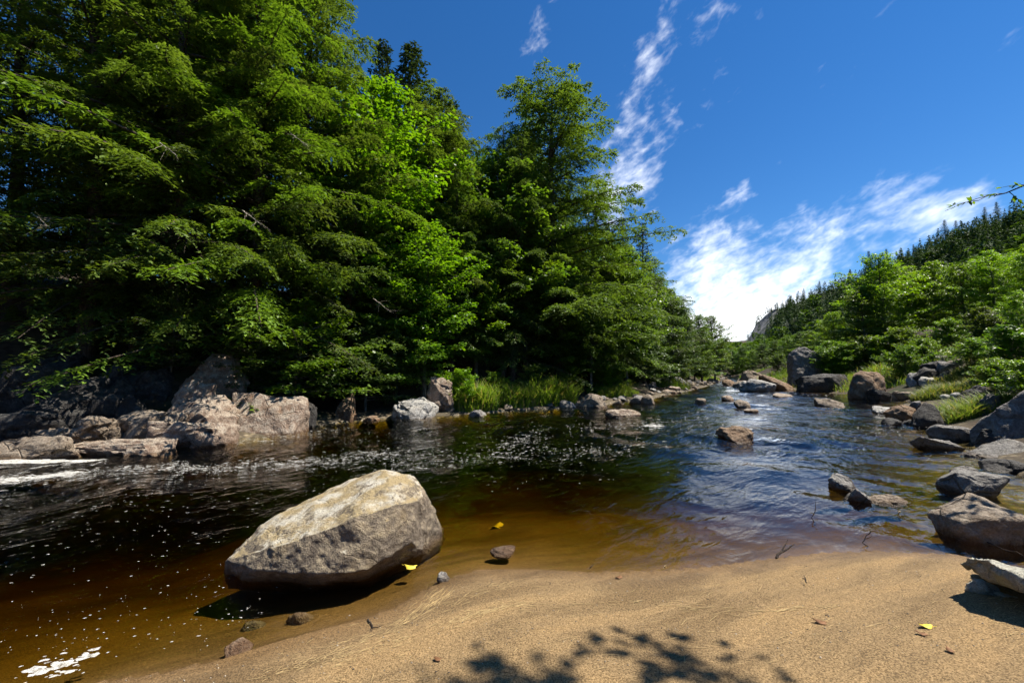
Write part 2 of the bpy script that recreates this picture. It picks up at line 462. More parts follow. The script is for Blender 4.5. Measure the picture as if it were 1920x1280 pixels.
def seg_dist(P, chain):
    c = np.array(chain, float)
    best = np.full(len(P), 1e9)
    for a, b in zip(c[:-1], c[1:]):
        ab = b - a
        t = np.clip(((P - a) @ ab) / (ab @ ab), 0, 1)
        q = a + t[:, None] * ab
        best = np.minimum(best, np.hypot(P[:, 0] - q[:, 0], P[:, 1] - q[:, 1]))
    return best


def in_water(P):
    ins = np.zeros(len(P), bool)
    x, y = P[:, 0], P[:, 1]
    n = len(POLY)
    for i in range(n):
        x1, y1 = POLY[i]; x2, y2 = POLY[(i + 1) % n]
        if y1 == y2: continue
        cond = ((y1 > y) != (y2 > y)) & (x < (x2 - x1) * (y - y1) / (y2 - y1) + x1)
        ins ^= cond
    return ins


def terrain(P):
    """height, sand weight, signed distance (negative in water)"""
    P = np.asarray(P, float).reshape(-1, 2)
    dl, dr, ds = seg_dist(P, LEFT), seg_dist(P, RIGHT), seg_dist(P, SAND)
    ins = in_water(P)
    p3 = np.c_[P, np.zeros(len(P))]
    nb = fbm(p3 * 0.35, 4, 3)
    nf = fbm(p3 * 1.6, 3, 9)
    wl, wr, ws = (1 / (d + 0.05) ** 3 for d in (dl, dr, ds))
    tot = wl + wr + ws
    wl, wr, ws = wl / tot, wr / tot, ws / tot
    hl = 0.03 + 0.10 * np.minimum(dl, 2.4) + 0.85 * np.clip(dl - 2.4, 0, 5) + 0.42 * np.clip(dl - 7.4, 0, 25) + 0.22 * np.maximum(dl - 30, 0) + nb * np.minimum(dl * 0.25, 0.7)
    far = 1 / (1 + np.exp(-(P[:, 1] - 16) / 2.0))          # the far part of the left bank starts as a low stone strip
    hl2 = 0.05 + 0.16 * np.minimum(dl, 2.5) + 0.45 * np.clip(dl - 2.5, 0, 25) + 0.22 * np.maximum(dl - 27.5, 0) + nb * np.minimum(dl * 0.2, 0.7)
    hl = hl * (1 - far) + hl2 * far
    hr = 0.04 + 0.30 * np.minimum(dr, 9) + 0.14 * np.clip(dr - 9, 0, 30) + 0.05 * np.maximum(dr - 39, 0) + nb * np.minimum(dr * 0.12, 0.5)
    hs = 0.012 + 0.11 * (1 - np.exp(-ds * 0.9)) + 0.035 * ds + nf * 0.008 * np.minimum(ds * 2, 1) + nb * 0.02 * np.minimum(ds, 1)
    for d0, st_ in ((.16, .010), (.42, .012), (.95, .008)):
        hs = hs + st_ * .5 * (1 + np.tanh((ds - d0 - .10 * nf - .12 * nb) / .035))
    land = wl * hl + wr * hr + ws * hs
    depth = np.minimum(np.minimum(0.004 + 0.115 * (1 - np.exp(-ds / .38)) + 0.045 * ds + 0.045 * ds ** 1.9, 0.02 + 0.75 * dl), 0.02 + 0.10 * dr + 0.02 * dr * dr)
    depth = depth * (1 + 0.25 / (1 + np.exp((P[:, 0] + 1.7) / .35)))          # the bed drops off faster left of the boulder
    depth = 1.5 * (1 - np.exp(-depth / 1.5)) * (1 + 0.25 * nb)
    h = np.where(ins, -depth - nf * 0.03 * np.minimum(depth * 3, 1), land)
    d = np.minimum(np.minimum(dl, dr), ds) * np.where(ins, -1, 1)
    sandw = ws * np.where(ins, np.clip(1.6 - ds / 6, 0, 1), np.clip(1.8 - ds / 5, 0, 1))
    return h, sandw, d


def tz(x, y):
    return float(terrain(np.array([[x, y]]))[0][0])


def onland(px, py, lo=1.5, hi=160):
    """first terrain point seen along a photo pixel"""
    d = ray(px, py)
    ts = np.exp(np.linspace(math.log(lo), math.log(hi), 500))
    pts = CAM + ts[:, None] * d
    hh = terrain(pts[:, :2])[0]
    k = np.argmax(pts[:, 2] <= np.maximum(hh, 0))
    return pts[k]


def polar(radii, angs):
    R, A = np.meshgrid(radii, angs, indexing='ij')
    P = np.stack([R * np.sin(A), R * np.cos(A)], -1).reshape(-1, 2)
    return P


def grid_faces(nr, na, wrap):
    i = np.arange(nr - 1)[:, None]; j = np.arange(na if wrap else na - 1)[None, :]
    j2 = (j + 1) % na
    return np.stack([i * na + j, (i + 1) * na + j, (i + 1) * na + j2, i * na + j2], -1).reshape(-1, 4)


radii = np.r_[np.linspace(0.02, 0.7, 6), np.exp(np.linspace(math.log(0.8), math.log(420), 330))]
angs = np.radians(np.r_[np.linspace(-64, 64, 430), np.linspace(64, 296, 100)[1:-1]])
GP = polar(radii, angs)
gh, gs, gd = terrain(GP)
GF = grid_faces(len(radii), len(angs), True)
GV = np.c_[GP, gh]
fs, fd = gs[GF].mean(1), gd[GF].mean(1)
for nm, mask in (('sand_beach', (fd > 0) & (fs > 0.5)), ('riverbed', fd <= 0), ('forest_floor', (fd > 0) & (fs <= 0.5))):
    F = GF[mask]
    used, inv = np.unique(F, return_inverse=True)
    me = mesh_np(nm, GV[used], inv.reshape(F.shape), (M['ground'],), True, {'sand': gs[used]})
    link(nm, me, kind='structure', label={'sand_beach': 'wet golden sand beach along the near shore', 'riverbed': 'sandy brown river bed under the water',
                                          'forest_floor': 'leaf littered forest floor on the river banks'}[nm])

# ------------------------------------------------------------------ water
_rng = np.random.default_rng(5)
WAVES = []
for k in range(46):
    lam = 0.16 * (1.085 ** k)
    th = math.radians(52) + _rng.normal(0, 0.42)      # waves run across the current
    WAVES.append((2 * math.pi / lam * math.cos(th), 2 * math.pi / lam * math.sin(th), _rng.uniform(0, 6.28), 0.0044 * lam ** 0.75))


def rough_of(P):
    """how lively the water is: calm by the beach, rapid at the left and upstream"""
    ds = seg_dist(P, SAND)
    nz = fbm(np.c_[P * 0.33, np.zeros(len(P))], 3, 21)
    a = np.clip(0.26 + 0.30 * ds / 3.0, 0.16, 1.0)
    return np.clip(a * (1 + 0.55 * nz), 0.1, 1.5)


def water_h(P):
    P = np.asarray(P, float).reshape(-1, 2)
    wob = fbm(np.c_[P * 0.6, np.zeros(len(P))], 2, 33)
    r = np.hypot(P[:, 0], P[:, 1])
    h = np.zeros(len(P))
    for kx, ky, ph, am in WAVES:
        lam = 2 * math.pi / math.hypot(kx, ky)
        fade = np.clip(2.2 - (r * 0.019) * 4.0 / lam, 0, 1)
        h += am * fade * np.sin(kx * P[:, 0] + ky * P[:, 1] + ph + wob * 2.2)
    return h * rough_of(P)


wr_ = np.exp(np.linspace(math.log(0.8), math.log(330), 330))
wa_ = np.radians(np.linspace(-78, 78, 470))
WP = polar(wr_, wa_)
wh = water_h(WP)
rim = terrain(WP)[2]
wh = wh * np.clip(-rim / 0.5 + 0.12, 0.12, 1)
nr, na = len(wr_), len(wa_)
top = np.c_[WP, wh]
bot = np.c_[WP, np.full(len(WP), -4.0)]
F1 = grid_faces(nr, na, False)
bi = np.r_[np.arange(na), (np.arange(nr) * na + na - 1)[1:], ((nr - 1) * na + np.arange(na))[::-1][1:], (np.arange(nr) * na)[::-1][1:-1]]
nb_ = len(bi)
skirt = np.stack([bi, np.roll(bi, -1), np.arange(nb_) * 0 - 1, np.arange(nb_) * 0 - 1], 1)
# the box below the surface is closed with one rim ring and a fan to a centre
base_i = len(top)
ringv = bot[bi]
cent = ringv.mean(0)[None]
V = np.r_[top, ringv, cent]
i0 = np.arange(nb_); i1 = (i0 + 1) % nb_
side = np.stack([bi[i0], base_i + i0, base_i + i1, bi[i1]], 1)
fan = np.stack([base_i + i0, np.full(nb_, base_i + nb_), np.full(nb_, base_i + nb_), base_i + i1], 1)
bm = bmesh.new()
me = mesh_np('river', V, np.r_[F1, side], (M['water'],), True, {'rough': np.r_[rough_of(WP), np.zeros(nb_ + 1)]})
bm.from_mesh(me)
bm.verts.ensure_lookup_table()
bm.faces.new([bm.verts[base_i + k] for k in range(nb_)])
bm.verts.remove(bm.verts[base_i + nb_])
bmesh.ops.recalc_face_normals(bm, faces=bm.faces)
bm.to_mesh(me); bm.free()
link('river', me, kind='structure', label='dark brown river with ripples flowing past the beach')

# ------------------------------------------------------------------ rocks
def hull_mesh(name, pts, cuts=3, smooth=2, disp=0.04, freq=1.6, seed=0, mat=None, strata=0.0, fract=0.0):
    """a boulder: the hull of a few points, subdivided, its edges worn and its faces roughened"""
    bm = bmesh.new()
    for p in pts: bm.verts.new(p)
    r = bmesh.ops.convex_hull(bm, input=bm.verts)
    bmesh.ops.delete(bm, geom=[v for v in bm.verts if not v.link_faces], context='VERTS')
    for k in range(cuts):
        bmesh.ops.subdivide_edges(bm, edges=bm.edges, cuts=1, use_grid_fill=True)
        for _ in range(max(0, smooth - 1) if k == 0 else smooth if k == 1 else smooth if k == 2 else 0):
            bmesh.ops.smooth_vert(bm, verts=bm.verts, factor=0.28, use_axis_x=True, use_axis_y=True, use_axis_z=True)
    bm.normal_update()
    co = np.array([v.co for v in bm.verts]); no = np.array([v.normal for v in bm.verts])
    size = np.ptp(co, axis=0).mean()
    q = co / size * freq * 2
    rid = 1 - 2 * np.abs(fbm(q * 0.8 + 7.7, 3, seed + 5))
    d = fbm(q, 5, seed, 0.55) * (0.75 if not fract else 0.5) + rid * 0.3
    if strata: d = d + strata * np.abs(((co[:, 2] / size * 7 + 0.8 * fbm(q * .5, 2, seed + 2)) % 1) - 0.5)
    if fract:      # blocks broken along a few planes, each standing proud or back
        rg = np.random.default_rng(seed + 3)
        mn, mx_ = co.min(0), co.max(0)
        sd = rg.uniform(mn, mx_, (16, 3)); off = rg.uniform(-1, 1, 16)
        dd = np.linalg.norm(((co + .10 * size * np.stack([fbm(q + 5, 3, 1), fbm(q + 9, 3, 2), fbm(q + 13, 3, 4)], 1))[:, None, :] - sd[None]) / (mx_ - mn), axis=2)
        o2 = np.sort(dd, axis=1)
        d = d + fract * off[np.argmin(dd, 1)] - fract * .9 * np.exp(-((o2[:, 1] - o2[:, 0]) / .022) ** 2)
    co = co + no * (d * disp * size)[:, None]
    for v, c in zip(bm.verts, co): v.co = c
    bmesh.ops.triangulate(bm, faces=bm.faces)
    bmesh.ops.recalc_face_normals(bm, faces=bm.faces)
    for f in bm.faces: f.smooth = True
    me = bpy.data.meshes.new(name); bm.to_mesh(me); bm.free()
    if mat: me.materials.append(mat)
    return me


def rock_points(rng, n=14, boxy=0.5):
    v = rng.normal(size=(n, 3)); v /= np.linalg.norm(v, axis=1)[:, None]
    b = v / np.abs(v).max(1)[:, None]
    p = v * (1 - boxy) + b * boxy
    return p * rng.uniform(0.82, 1.0, (n, 1))


def rock(xl, xr, yt, yb, tone, label, cat='rock', name='river_rock', deep=0.9, z0=None, seed=None, n=15, boxy=0.55, smooth=2,
         cuts=4, disp=0.055, lean=0.0, sink=0.8, turn=None, group=None, strata=0.0, Y=None, fract=0.45):
    """a rock whose outline fills the photo box xl..xr, yt..yb; it stands where its foot meets water or ground"""
    if xr - xl < 48: cuts = min(cuts, 3)
    seed = seed if seed is not None else int(xl * 7 + yt * 13) % 9973
    rng = np.random.default_rng(seed)
    xc = (xl + xr) / 2
    if Y is not None: foot = at_depth(xc, yb, Y)
    elif z0 is None: foot = onland(xc, yb)
    else: foot = onz(xc, yb, z0)
    y = foot[1]
    wx = (xr - xl) / FPX * y
    hz = at_depth(xc, yt, y + wx * deep * 0.3)[2] - foot[2]
    hz = max(hz, 0.04)
    dy = wx * deep
    P = rock_points(rng, n, boxy)
    P = P / (np.ptp(P, axis=0) / 2)
    P -= (P.max(0) + P.min(0)) / 2
    P[:, 0] += lean * P[:, 2]
    P[:, 0] /= np.ptp(P[:, 0]) / 2
    tot = hz * (1 + sink)
    P = P * np.array([wx / 2, dy / 2, tot / 2])
    P[:, 2] += tot / 2 - hz * sink
    me = hull_mesh(name, P, cuts, smooth, disp, 1.6, seed, M['rk_' + tone], strata, fract)
    o = link(name, me, loc=(foot[0], y + dy * 0.42, foot[2]), label=label, cat=cat, group=group)
    # fit the worn shape back to its box
    co = np.empty(len(me.vertices) * 3); me.vertices.foreach_get('co', co); co = co.reshape(-1, 3)
    mn, mx_ = co.min(0), co.max(0)
    co[:, 0] = (co[:, 0] - mn[0]) / (mx_[0] - mn[0]) * wx - wx / 2
    co[:, 2] = (co[:, 2] - mn[2]) / (mx_[2] - mn[2]) * tot - hz * sink
    me.vertices.foreach_set('co', co.ravel()); me.update()
    return o


def main_boulder():
    def w_(px, py, Y): return at_depth(px, py, Y)
    pts = [w_(722, 880, 3.75), w_(768, 891, 3.75), w_(655, 897, 3.9), w_(612, 922, 3.85), w_(545, 953, 3.65), w_(488, 984, 3.42), w_(452, 1020, 3.25),
           w_(797, 922, 3.75), w_(812, 950, 3.78), w_(822, 985, 3.82), w_(786, 938, 3.42), w_(742, 946, 3.20), w_(665, 972, 3.06), w_(590, 1000, 3.02), w_(520, 1024, 3.02),
           w_(700, 900, 4.35), w_(790, 925, 4.4), w_(600, 950, 4.3), w_(428, 1050, 3.15), w_(480, 1066, 3.0), w_(545, 1074, 2.94), w_(650, 1074, 2.93), w_(690, 1068, 2.96), w_(768, 1014, 3.24)]
    def q_(px, py, z, dx=0, dy=0):
        g = onz(px, py, 0); return (g[0] + dx, g[1] + dy, z)
    ground = [q_(415, 1062, -.2, .03, .05), q_(418, 1062, 0, 0, .02), q_(510, 1078, -.2, .0, .13), q_(600, 1080, -.2, 0, .22), q_(680, 1076, -.2, 0, .15), q_(700, 1066, -.03), q_(745, 1037, -.10), q_(826, 1001, -.10), q_(826, 1001, -.3, -.02, .05),
              (-.75, 4.5, -.3), (-1.9, 4.4, -.3), (-2.4, 3.6, -.3)]
    pts = [np.array(p) for p in pts + ground]
    c = np.array([-1.5, 3.6, 0.0])
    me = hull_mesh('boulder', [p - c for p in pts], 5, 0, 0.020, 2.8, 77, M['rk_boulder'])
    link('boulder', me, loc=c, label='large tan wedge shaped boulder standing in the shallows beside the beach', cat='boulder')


main_boulder()

MID = 'low rocks standing out of the river'
R = rock
R(1137, 1206, 766, 781, 'pink', 'low pinkish rock in the river in front of the far bank ledge', z0=0, smooth=3, boxy=.3, deep=.6, group=MID)
R(1382, 1416, 749, 764, 'tan', 'small dome shaped tan rock in midstream', z0=0, smooth=4, boxy=.2, group=MID)
R(1303, 1329, 746, 759, 'tan', 'small knobbly cream rock in midstream beside the far bank', z0=0, boxy=.6, group=MID)
R(1362, 1418, 799, 827, 'orange', 'brown ridged rock lying aslant in the middle of the river', z0=0, smooth=1, lean=-.5, disp=.06, strata=.5, group=MID, boxy=.25, seed=31)
R(1549, 1593, 747, 764, 'tan', 'flat topped brown rock in the river in front of the dark block', z0=0, smooth=1, lean=-.3, group=MID)
R(1462, 1500, 737, 745, 'pink', 'barely emerged pinkish rock in front of the pale rock group', z0=0, smooth=3, group=MID)
R(1358, 1382, 741, 750, 'pink', 'barely emerged pinkish rock above the dome shaped rock', z0=0, smooth=3, group=MID)
R(1400, 1427, 766, 772, 'pink', 'thin reddish rock awash just below the dome shaped rock', z0=0, smooth=3, group=MID)
R(1574, 1623, 892, 922, 'grey', 'grey rock in the shallows off the beach with a broken edge', z0=0, smooth=1, boxy=.5, lean=-.2, group=MID)
R(1604, 1642, 914, 944, 'grey', 'small dark jagged rock touching the grey rock in the shallows', z0=0, smooth=0, disp=.08, group=MID)
R(1628, 1716, 929, 948, 'tan', 'smooth tan slab awash beside the small jagged rock', z0=-0.02, smooth=4, boxy=.2, deep=.5, group=MID)
R(1728, 1811, 817, 843, 'grey', 'flat grey slab slanting out of the water near the near right bank', z0=0, smooth=1, boxy=.8, lean=-.4, n=12, deep=.55, group=MID)
R(1807, 1935, 884, 926, 'grey', 'broad flat grey slab at the water edge above the tan boulder', z0=0, smooth=0, boxy=.85, deep=.6, n=18, fract=.7, disp=.04)
R(1808, 1850, 874, 890, 'grey', 'small pointed grey stone behind the broad flat slab', z0=0, smooth=1, lean=.3)
R(1822, 1985, 938, 1022, 'tan', 'rounded tan boulder dappled with branch shadows at the beach edge', z0=0, smooth=1, boxy=.8, n=18, deep=.6, name='boulder', cat='boulder', seed=412, disp=.04)
R(1878, 1960, 862, 888, 'dark', 'dark block with a lit top above the broad flat slab', z0=0, smooth=1, boxy=.8)
R(1872, 1960, 826, 862, 'grey', 'dark tilted slab at the foot of the huge shaded rock', z0=0.02, smooth=1, boxy=.8, lean=.5)
# near part of the right bank
RB = 'rocks along the near right bank'
def slanting_rock():
    w_ = at_depth
    pts = [w_(1820, 834, 8.5), w_(1870, 846, 8.1), w_(1930, 856, 7.9), w_(2010, 866, 7.7), w_(1816, 806, 8.6), w_(1868, 768, 8.3), w_(1925, 732, 8.15), w_(2010, 690, 8.0),
           w_(1830, 806, 9.6), w_(1890, 765, 10.0), w_(1960, 725, 10.4), w_(2060, 690, 10.4), w_(2080, 840, 8.4), w_(1850, 840, 10.2), w_(2060, 850, 10.4)]
    c = w_(1900, 840, 8.8)
    me = hull_mesh('boulder', [p - c for p in pts], 5, 0, .022, 2.4, 88, M['rk_grey'], .1, .3)
    link('boulder', me, loc=c, label='huge shaded grey rock with a slanting top on the right bank', cat='boulder', group=RB)


slanting_rock()
R(1780, 1832, 797, 828, 'grey', 'triangular dark rock at the water below the huge shaded rock', z0=0, smooth=1, boxy=.3, group=RB)
R(1862, 1910, 803, 836, 'dark', 'jagged dark rock leaning against the foot of the huge shaded rock', z0=0.05, smooth=0, group=RB)
R(1692, 1742, 759, 791, 'orange', 'brown mossy rock beside the wet black rock on the right bank', z0=0, smooth=2, group=RB)
R(1734, 1780, 756, 802, 'dark', 'wet black rock below the grassy edge of the right bank', z0=0, smooth=2, disp=.07, group=RB)
R(1669, 1702, 784, 797, 'dark', 'leftmost of the low black stones lapped by the river', z0=0, smooth=2, group=RB)
R(1698, 1724, 786, 797, 'dark', 'middle one of the low black stones lapped by the river', z0=0, smooth=2, group=RB)
R(1718, 1748, 781, 799, 'dark', 'black stone between the low stones and the wet black rock', z0=0, smooth=2, group=RB)
R(1648, 1700, 761, 776, 'white', 'pale flat rock washed by the current beside the brown mossy rock', z0=0, smooth=3, boxy=.3, deep=.6, group=RB)
R(1718, 1740, 751, 762, 'grey', 'small dark stone behind the brown mossy rock', z0=0.1, smooth=2, group=RB)
R(1796, 1856, 722, 768, 'dark', 'dark slab leaning in the grass of the right bank', smooth=1, lean=.6, boxy=.7, deep=.4, group=RB)
R(1838, 1890, 738, 774, 'grey', 'pale edged slab leaning beside the huge shaded rock', smooth=1, lean=.7, boxy=.7, deep=.4, group=RB)
R(1793, 1812, 735, 746, 'white', 'rounded cream stone in the grass beside the leaning dark slab', smooth=3, group=RB)
R(1775, 1795, 739, 747, 'white', 'flat pale stone in the grass below the cream stone', smooth=3, group=RB)
# middle part of the right bank
RM = 'boulders at the upstream right bank'
R(1609, 1679, 694, 750, 'orange', 'big rounded orange brown boulder at the right bank', name='boulder', cat='boulder', z0=0, smooth=3, boxy=.5, deep=.8, lean=-.15, seed=52, group=RM)
R(1644, 1682, 729, 752, 'dark', 'dark angular block in front of the orange brown boulder', z0=0, smooth=0, boxy=.8, group=RM)
R(1677, 1693, 733, 751, 'tan', 'narrow tan stone beside the dark angular block', z0=0, smooth=1, boxy=.7, group=RM)
R(1680, 1734, 719, 737, 'tan', 'long pale slab behind the narrow tan stone', z0=0.15, smooth=2, boxy=.7, deep=.6, group=RM)
R(1692, 1727, 734, 752, 'tan', 'tan topped block at the edge of the grass', z0=0, smooth=1, boxy=.7, group=RM)
R(1597, 1613, 719, 734, 'white', 'small white capped stone left of the orange brown boulder', z0=0, smooth=1, group=RM)
R(1509, 1604, 700, 736, 'dark', 'long shaded dark block overhanging the water', name='boulder', cat='boulder', z0=0, smooth=0, n=20, boxy=.95, deep=.5, group=RM, lean=.05)
R(1384, 1462, 694, 727, 'tan', 'brown humped rock at the back of the pale rock group', z0=0, smooth=2, boxy=.4, deep=.6, group=RM, Y=47)
R(1438, 1508, 702, 731, 'orange', 'smooth tan rock sloping down to the right in the pale rock group', z0=0, smooth=3, boxy=.3, lean=-.7, deep=.6, group=RM)
R(1397, 1464, 710, 734, 'white', 'pale lichened rock in front of the humped rock', z0=0, smooth=2, boxy=.6, deep=.6, group=RM)
R(1383, 1422, 713, 728, 'tan', 'low pale rock peeping out left of the lichened rock', z0=0, smooth=3, group=RM)
R(1362, 1386, 711, 723, 'orange', 'reddish low rock at the far end of the river', z0=0, smooth=3, group=RM)
def monolith():
    Y = 34.0
    w_ = lambda px, py, dy: at_depth(px, py, Y + dy)
    pts = [w_(1486, 722, .1), w_(1487, 668, .3), w_(1496, 652, .5), w_(1510, 650, .5), w_(1530, 664, .3), w_(1548, 676, .2), w_(1562, 722, -.3), w_(1500, 722, -.1),
           w_(1476, 722, 1.4), w_(1477, 664, 1.6), w_(1488, 660, 1.8), w_(1505, 654, 2.6), w_(1550, 684, 3.0), w_(1566, 722, 3.0)]
    c = w_(1515, 722, 1)
    me = hull_mesh('monolith', [p - c for p in pts], 5, 0, .022, 2.4, 17, M['rk_grey'], .35)
    link('monolith', me, loc=c, label='tall grey monolith with a flat face on the upstream bank', cat='boulder', group=RM)


monolith()
R(1488, 1518, 701, 718, 'tan', 'brown block at the foot of the tall monolith', z0=0.1, smooth=1, boxy=.7, group=RM)
R(1500, 1516, 715, 730, 'grey', 'small stone between the monolith and the shaded dark block', z0=0, smooth=2, group=RM)
PILE = 'heap of angular rocks high on the right bank'
for b, t, lb in (((1754, 1788, 663, 682), 'grey', 'topmost grey rock of the heap below the trees on the right bank'),
                 ((1754, 1792, 675, 694), 'dark', 'dark rock under the topmost one in the heap'),
                 ((1776, 1808, 677, 698), 'grey', 'grey angular rock in the middle of the heap'),
                 ((1790, 1824, 672, 692), 'tan', 'brown rock at the right end of the heap'),
                 ((1734, 1772, 688, 711), 'dark', 'dark block with a pale top at the left end of the heap'),
                 ((1768, 1786, 696, 712), 'grey', 'small grey stone at the foot of the heap above the grass'),
                 ((1712, 1739, 697, 720), 'white', 'pale upright block below the heap'),
                 ((1732, 1762, 706, 721), 'white', 'pale slab between the upright block and the grass')):
    R(*b, t, lb, smooth=1, boxy=.75, group=PILE)
R(1903, 1940, 698, 722, 'white', 'pale grey rock among leaves at the right edge', smooth=1)

# far (left) bank
LB = 'rocks of the outcrop on the shaded bank'
for b, t, kw, lb in (
        ((402, 550, 736, 816), 'pink', dict(boxy=.85, z0=0, deep=.6, seed=23, fract=.5, disp=.04), 'big pale boulder dappled with shade at the right end of the outcrop'),
        ((528, 574, 742, 800), 'dark', dict(boxy=.8, fract=.4, disp=.035), 'dark shaded block just right of the big pale boulder'),
        ((322, 442, 662, 752), 'pink', dict(smooth=1, boxy=.7, lean=.2, deep=.6), 'large pinkish rock face under the drooping branches'),
        ((246, 345, 712, 806), 'pink', dict(smooth=1, boxy=.6, lean=.3, strata=.4), 'cracked peach coloured rock left of the large pinkish rock face'),
        ((296, 412, 742, 816), 'pink', dict(smooth=1, boxy=.5, strata=.3), 'dappled pink rock below the large pinkish rock face'),
        ((262, 408, 787, 838), 'pink', dict(smooth=2, boxy=.4, z0=0, deep=.5), 'wedge of lichened rock at the waterline below the outcrop'),
        ((196, 300, 770, 830), 'tan', dict(smooth=1, boxy=.6), 'tan cracked rock above the low ledge'),
        ((372, 404, 786, 812), 'grey', dict(smooth=1, z0=.05), 'small grey rock in the gap beside the big pale boulder'),
        ((390, 428, 801, 824), 'pink', dict(smooth=1, z0=0), 'small pink stone at the waterline beside the big pale boulder'),
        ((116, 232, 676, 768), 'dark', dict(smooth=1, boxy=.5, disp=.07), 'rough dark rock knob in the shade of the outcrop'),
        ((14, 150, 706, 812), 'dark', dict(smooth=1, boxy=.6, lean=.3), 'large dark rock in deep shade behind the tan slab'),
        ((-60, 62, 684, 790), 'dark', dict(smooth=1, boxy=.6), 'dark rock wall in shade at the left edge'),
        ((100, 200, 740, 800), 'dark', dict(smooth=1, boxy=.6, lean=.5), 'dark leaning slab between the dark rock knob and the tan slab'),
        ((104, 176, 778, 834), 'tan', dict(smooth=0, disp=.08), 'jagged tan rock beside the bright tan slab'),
        ((36, 126, 799, 826), 'tan', dict(smooth=2, boxy=.6, deep=.5), 'bright tan slab lying on the low ledge'),
        ((-90, 118, 818, 862), 'tan', dict(smooth=2, boxy=.5, z0=0, deep=.3), 'low tan rock ledge above the white foam'),
        ((96, 300, 822, 853), 'pink', dict(smooth=2, boxy=.5, z0=0, deep=.3), 'long low pinkish ledge along the waterline'),
        ((622, 662, 736, 790), 'orange', dict(smooth=1, boxy=.5, z0=0, disp=.07), 'rust streaked upright stone in the dark gap'),
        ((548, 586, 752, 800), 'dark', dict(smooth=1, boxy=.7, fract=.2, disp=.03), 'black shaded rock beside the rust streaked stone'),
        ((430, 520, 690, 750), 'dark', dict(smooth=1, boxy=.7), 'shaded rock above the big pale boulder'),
        ((676, 706, 779, 790), 'orange', dict(smooth=2, z0=0), 'small reddish stone at the waterline left of the white boulder'),
        ((724, 810, 747, 787), 'white', dict(smooth=2, boxy=.6, z0=0, lean=-.1), 'white boulder speckled with leaf shadows at the waterline'),
        ((798, 848, 706, 778), 'pink', dict(smooth=1, boxy=.7, z0=0, lean=-.1, sink=.1), 'tall upright stone beside the white boulder'),
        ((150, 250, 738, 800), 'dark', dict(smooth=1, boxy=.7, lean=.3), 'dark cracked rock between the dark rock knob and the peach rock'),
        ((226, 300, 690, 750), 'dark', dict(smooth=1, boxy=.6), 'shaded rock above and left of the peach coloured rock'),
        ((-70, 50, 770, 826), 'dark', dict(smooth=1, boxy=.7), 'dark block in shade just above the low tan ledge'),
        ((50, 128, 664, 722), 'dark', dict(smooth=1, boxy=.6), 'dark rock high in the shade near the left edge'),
        ):
    kw.update(smooth=0, boxy=max(.6, kw.get('boxy', .6)), n=20, cuts=4); kw.setdefault('fract', 1.1); kw.setdefault('disp', .05)
    R(*b, t, lb, group=LB, **kw)
FB = 'stones of the strip along the far shore'
for b, t, kw, lb in (
        ((876, 912, 768, 783), 'grey', dict(), 'flat grey stone at the waterline below the tall grass'),
        ((1072, 1142, 737, 764), 'tan', dict(deep=.5), 'broad tan ledge of rock on the far shore'),
        ((1050, 1084, 751, 766), 'grey', dict(), 'low grey stone left of the broad tan ledge'),
        ((1184, 1214, 741, 757), 'grey', dict(boxy=.7), 'grey block standing in the water right of the broad ledge'),
        ((1206, 1231, 738, 758), 'tan', dict(boxy=.7), 'squarish tan block at the end of the grey block'),
        ((1150, 1168, 747, 758), 'tan', dict(), 'small brown stone between the broad ledge and the grey block'),
        ((1167, 1204, 719, 739), 'white', dict(Y=27), 'bright white boulder beside the bright grass tuft'),
        ((1194, 1218, 713, 730), 'tan', dict(Y=29), 'tan stone behind the bright white boulder'),
        ((1214, 1234, 716, 732), 'grey', dict(Y=30), 'grey stone right of the bright white boulder'),
        ((1203, 1230, 700, 718), 'dark', dict(Y=32), 'dark stone with pale edges under the shrubs behind the white boulder'),
        ((1234, 1258, 717, 730), 'white', dict(Y=33), 'pale stone left of the white sloping ledge'),
        ((1262, 1312, 706, 732), 'white', dict(Y=35, lean=-.6, deep=.5), 'white ledge sloping into the river upstream'),
        ((1252, 1280, 724, 735), 'pink', dict(), 'flat pink stone in front of the white sloping ledge'),
        ((1246, 1272, 730, 738), 'pink', dict(), 'thin pinkish stone awash on the far shore'),
        ((1300, 1322, 713, 725), 'white', dict(Y=40), 'pale stone upstream of the white sloping ledge'),
        ((1330, 1348, 709, 717), 'tan', dict(Y=52), 'smallest pale stone far upstream on the far shore'),
        ((1063, 1080, 708, 732), 'white', dict(Y=23.5, sink=.1), 'upright pale stone in the shade behind the far shore'),
        ):
    R(*b, t, lb, group=FB, z0=0 if 'Y' not in kw else None, smooth=kw.pop('smooth', 2), **kw)
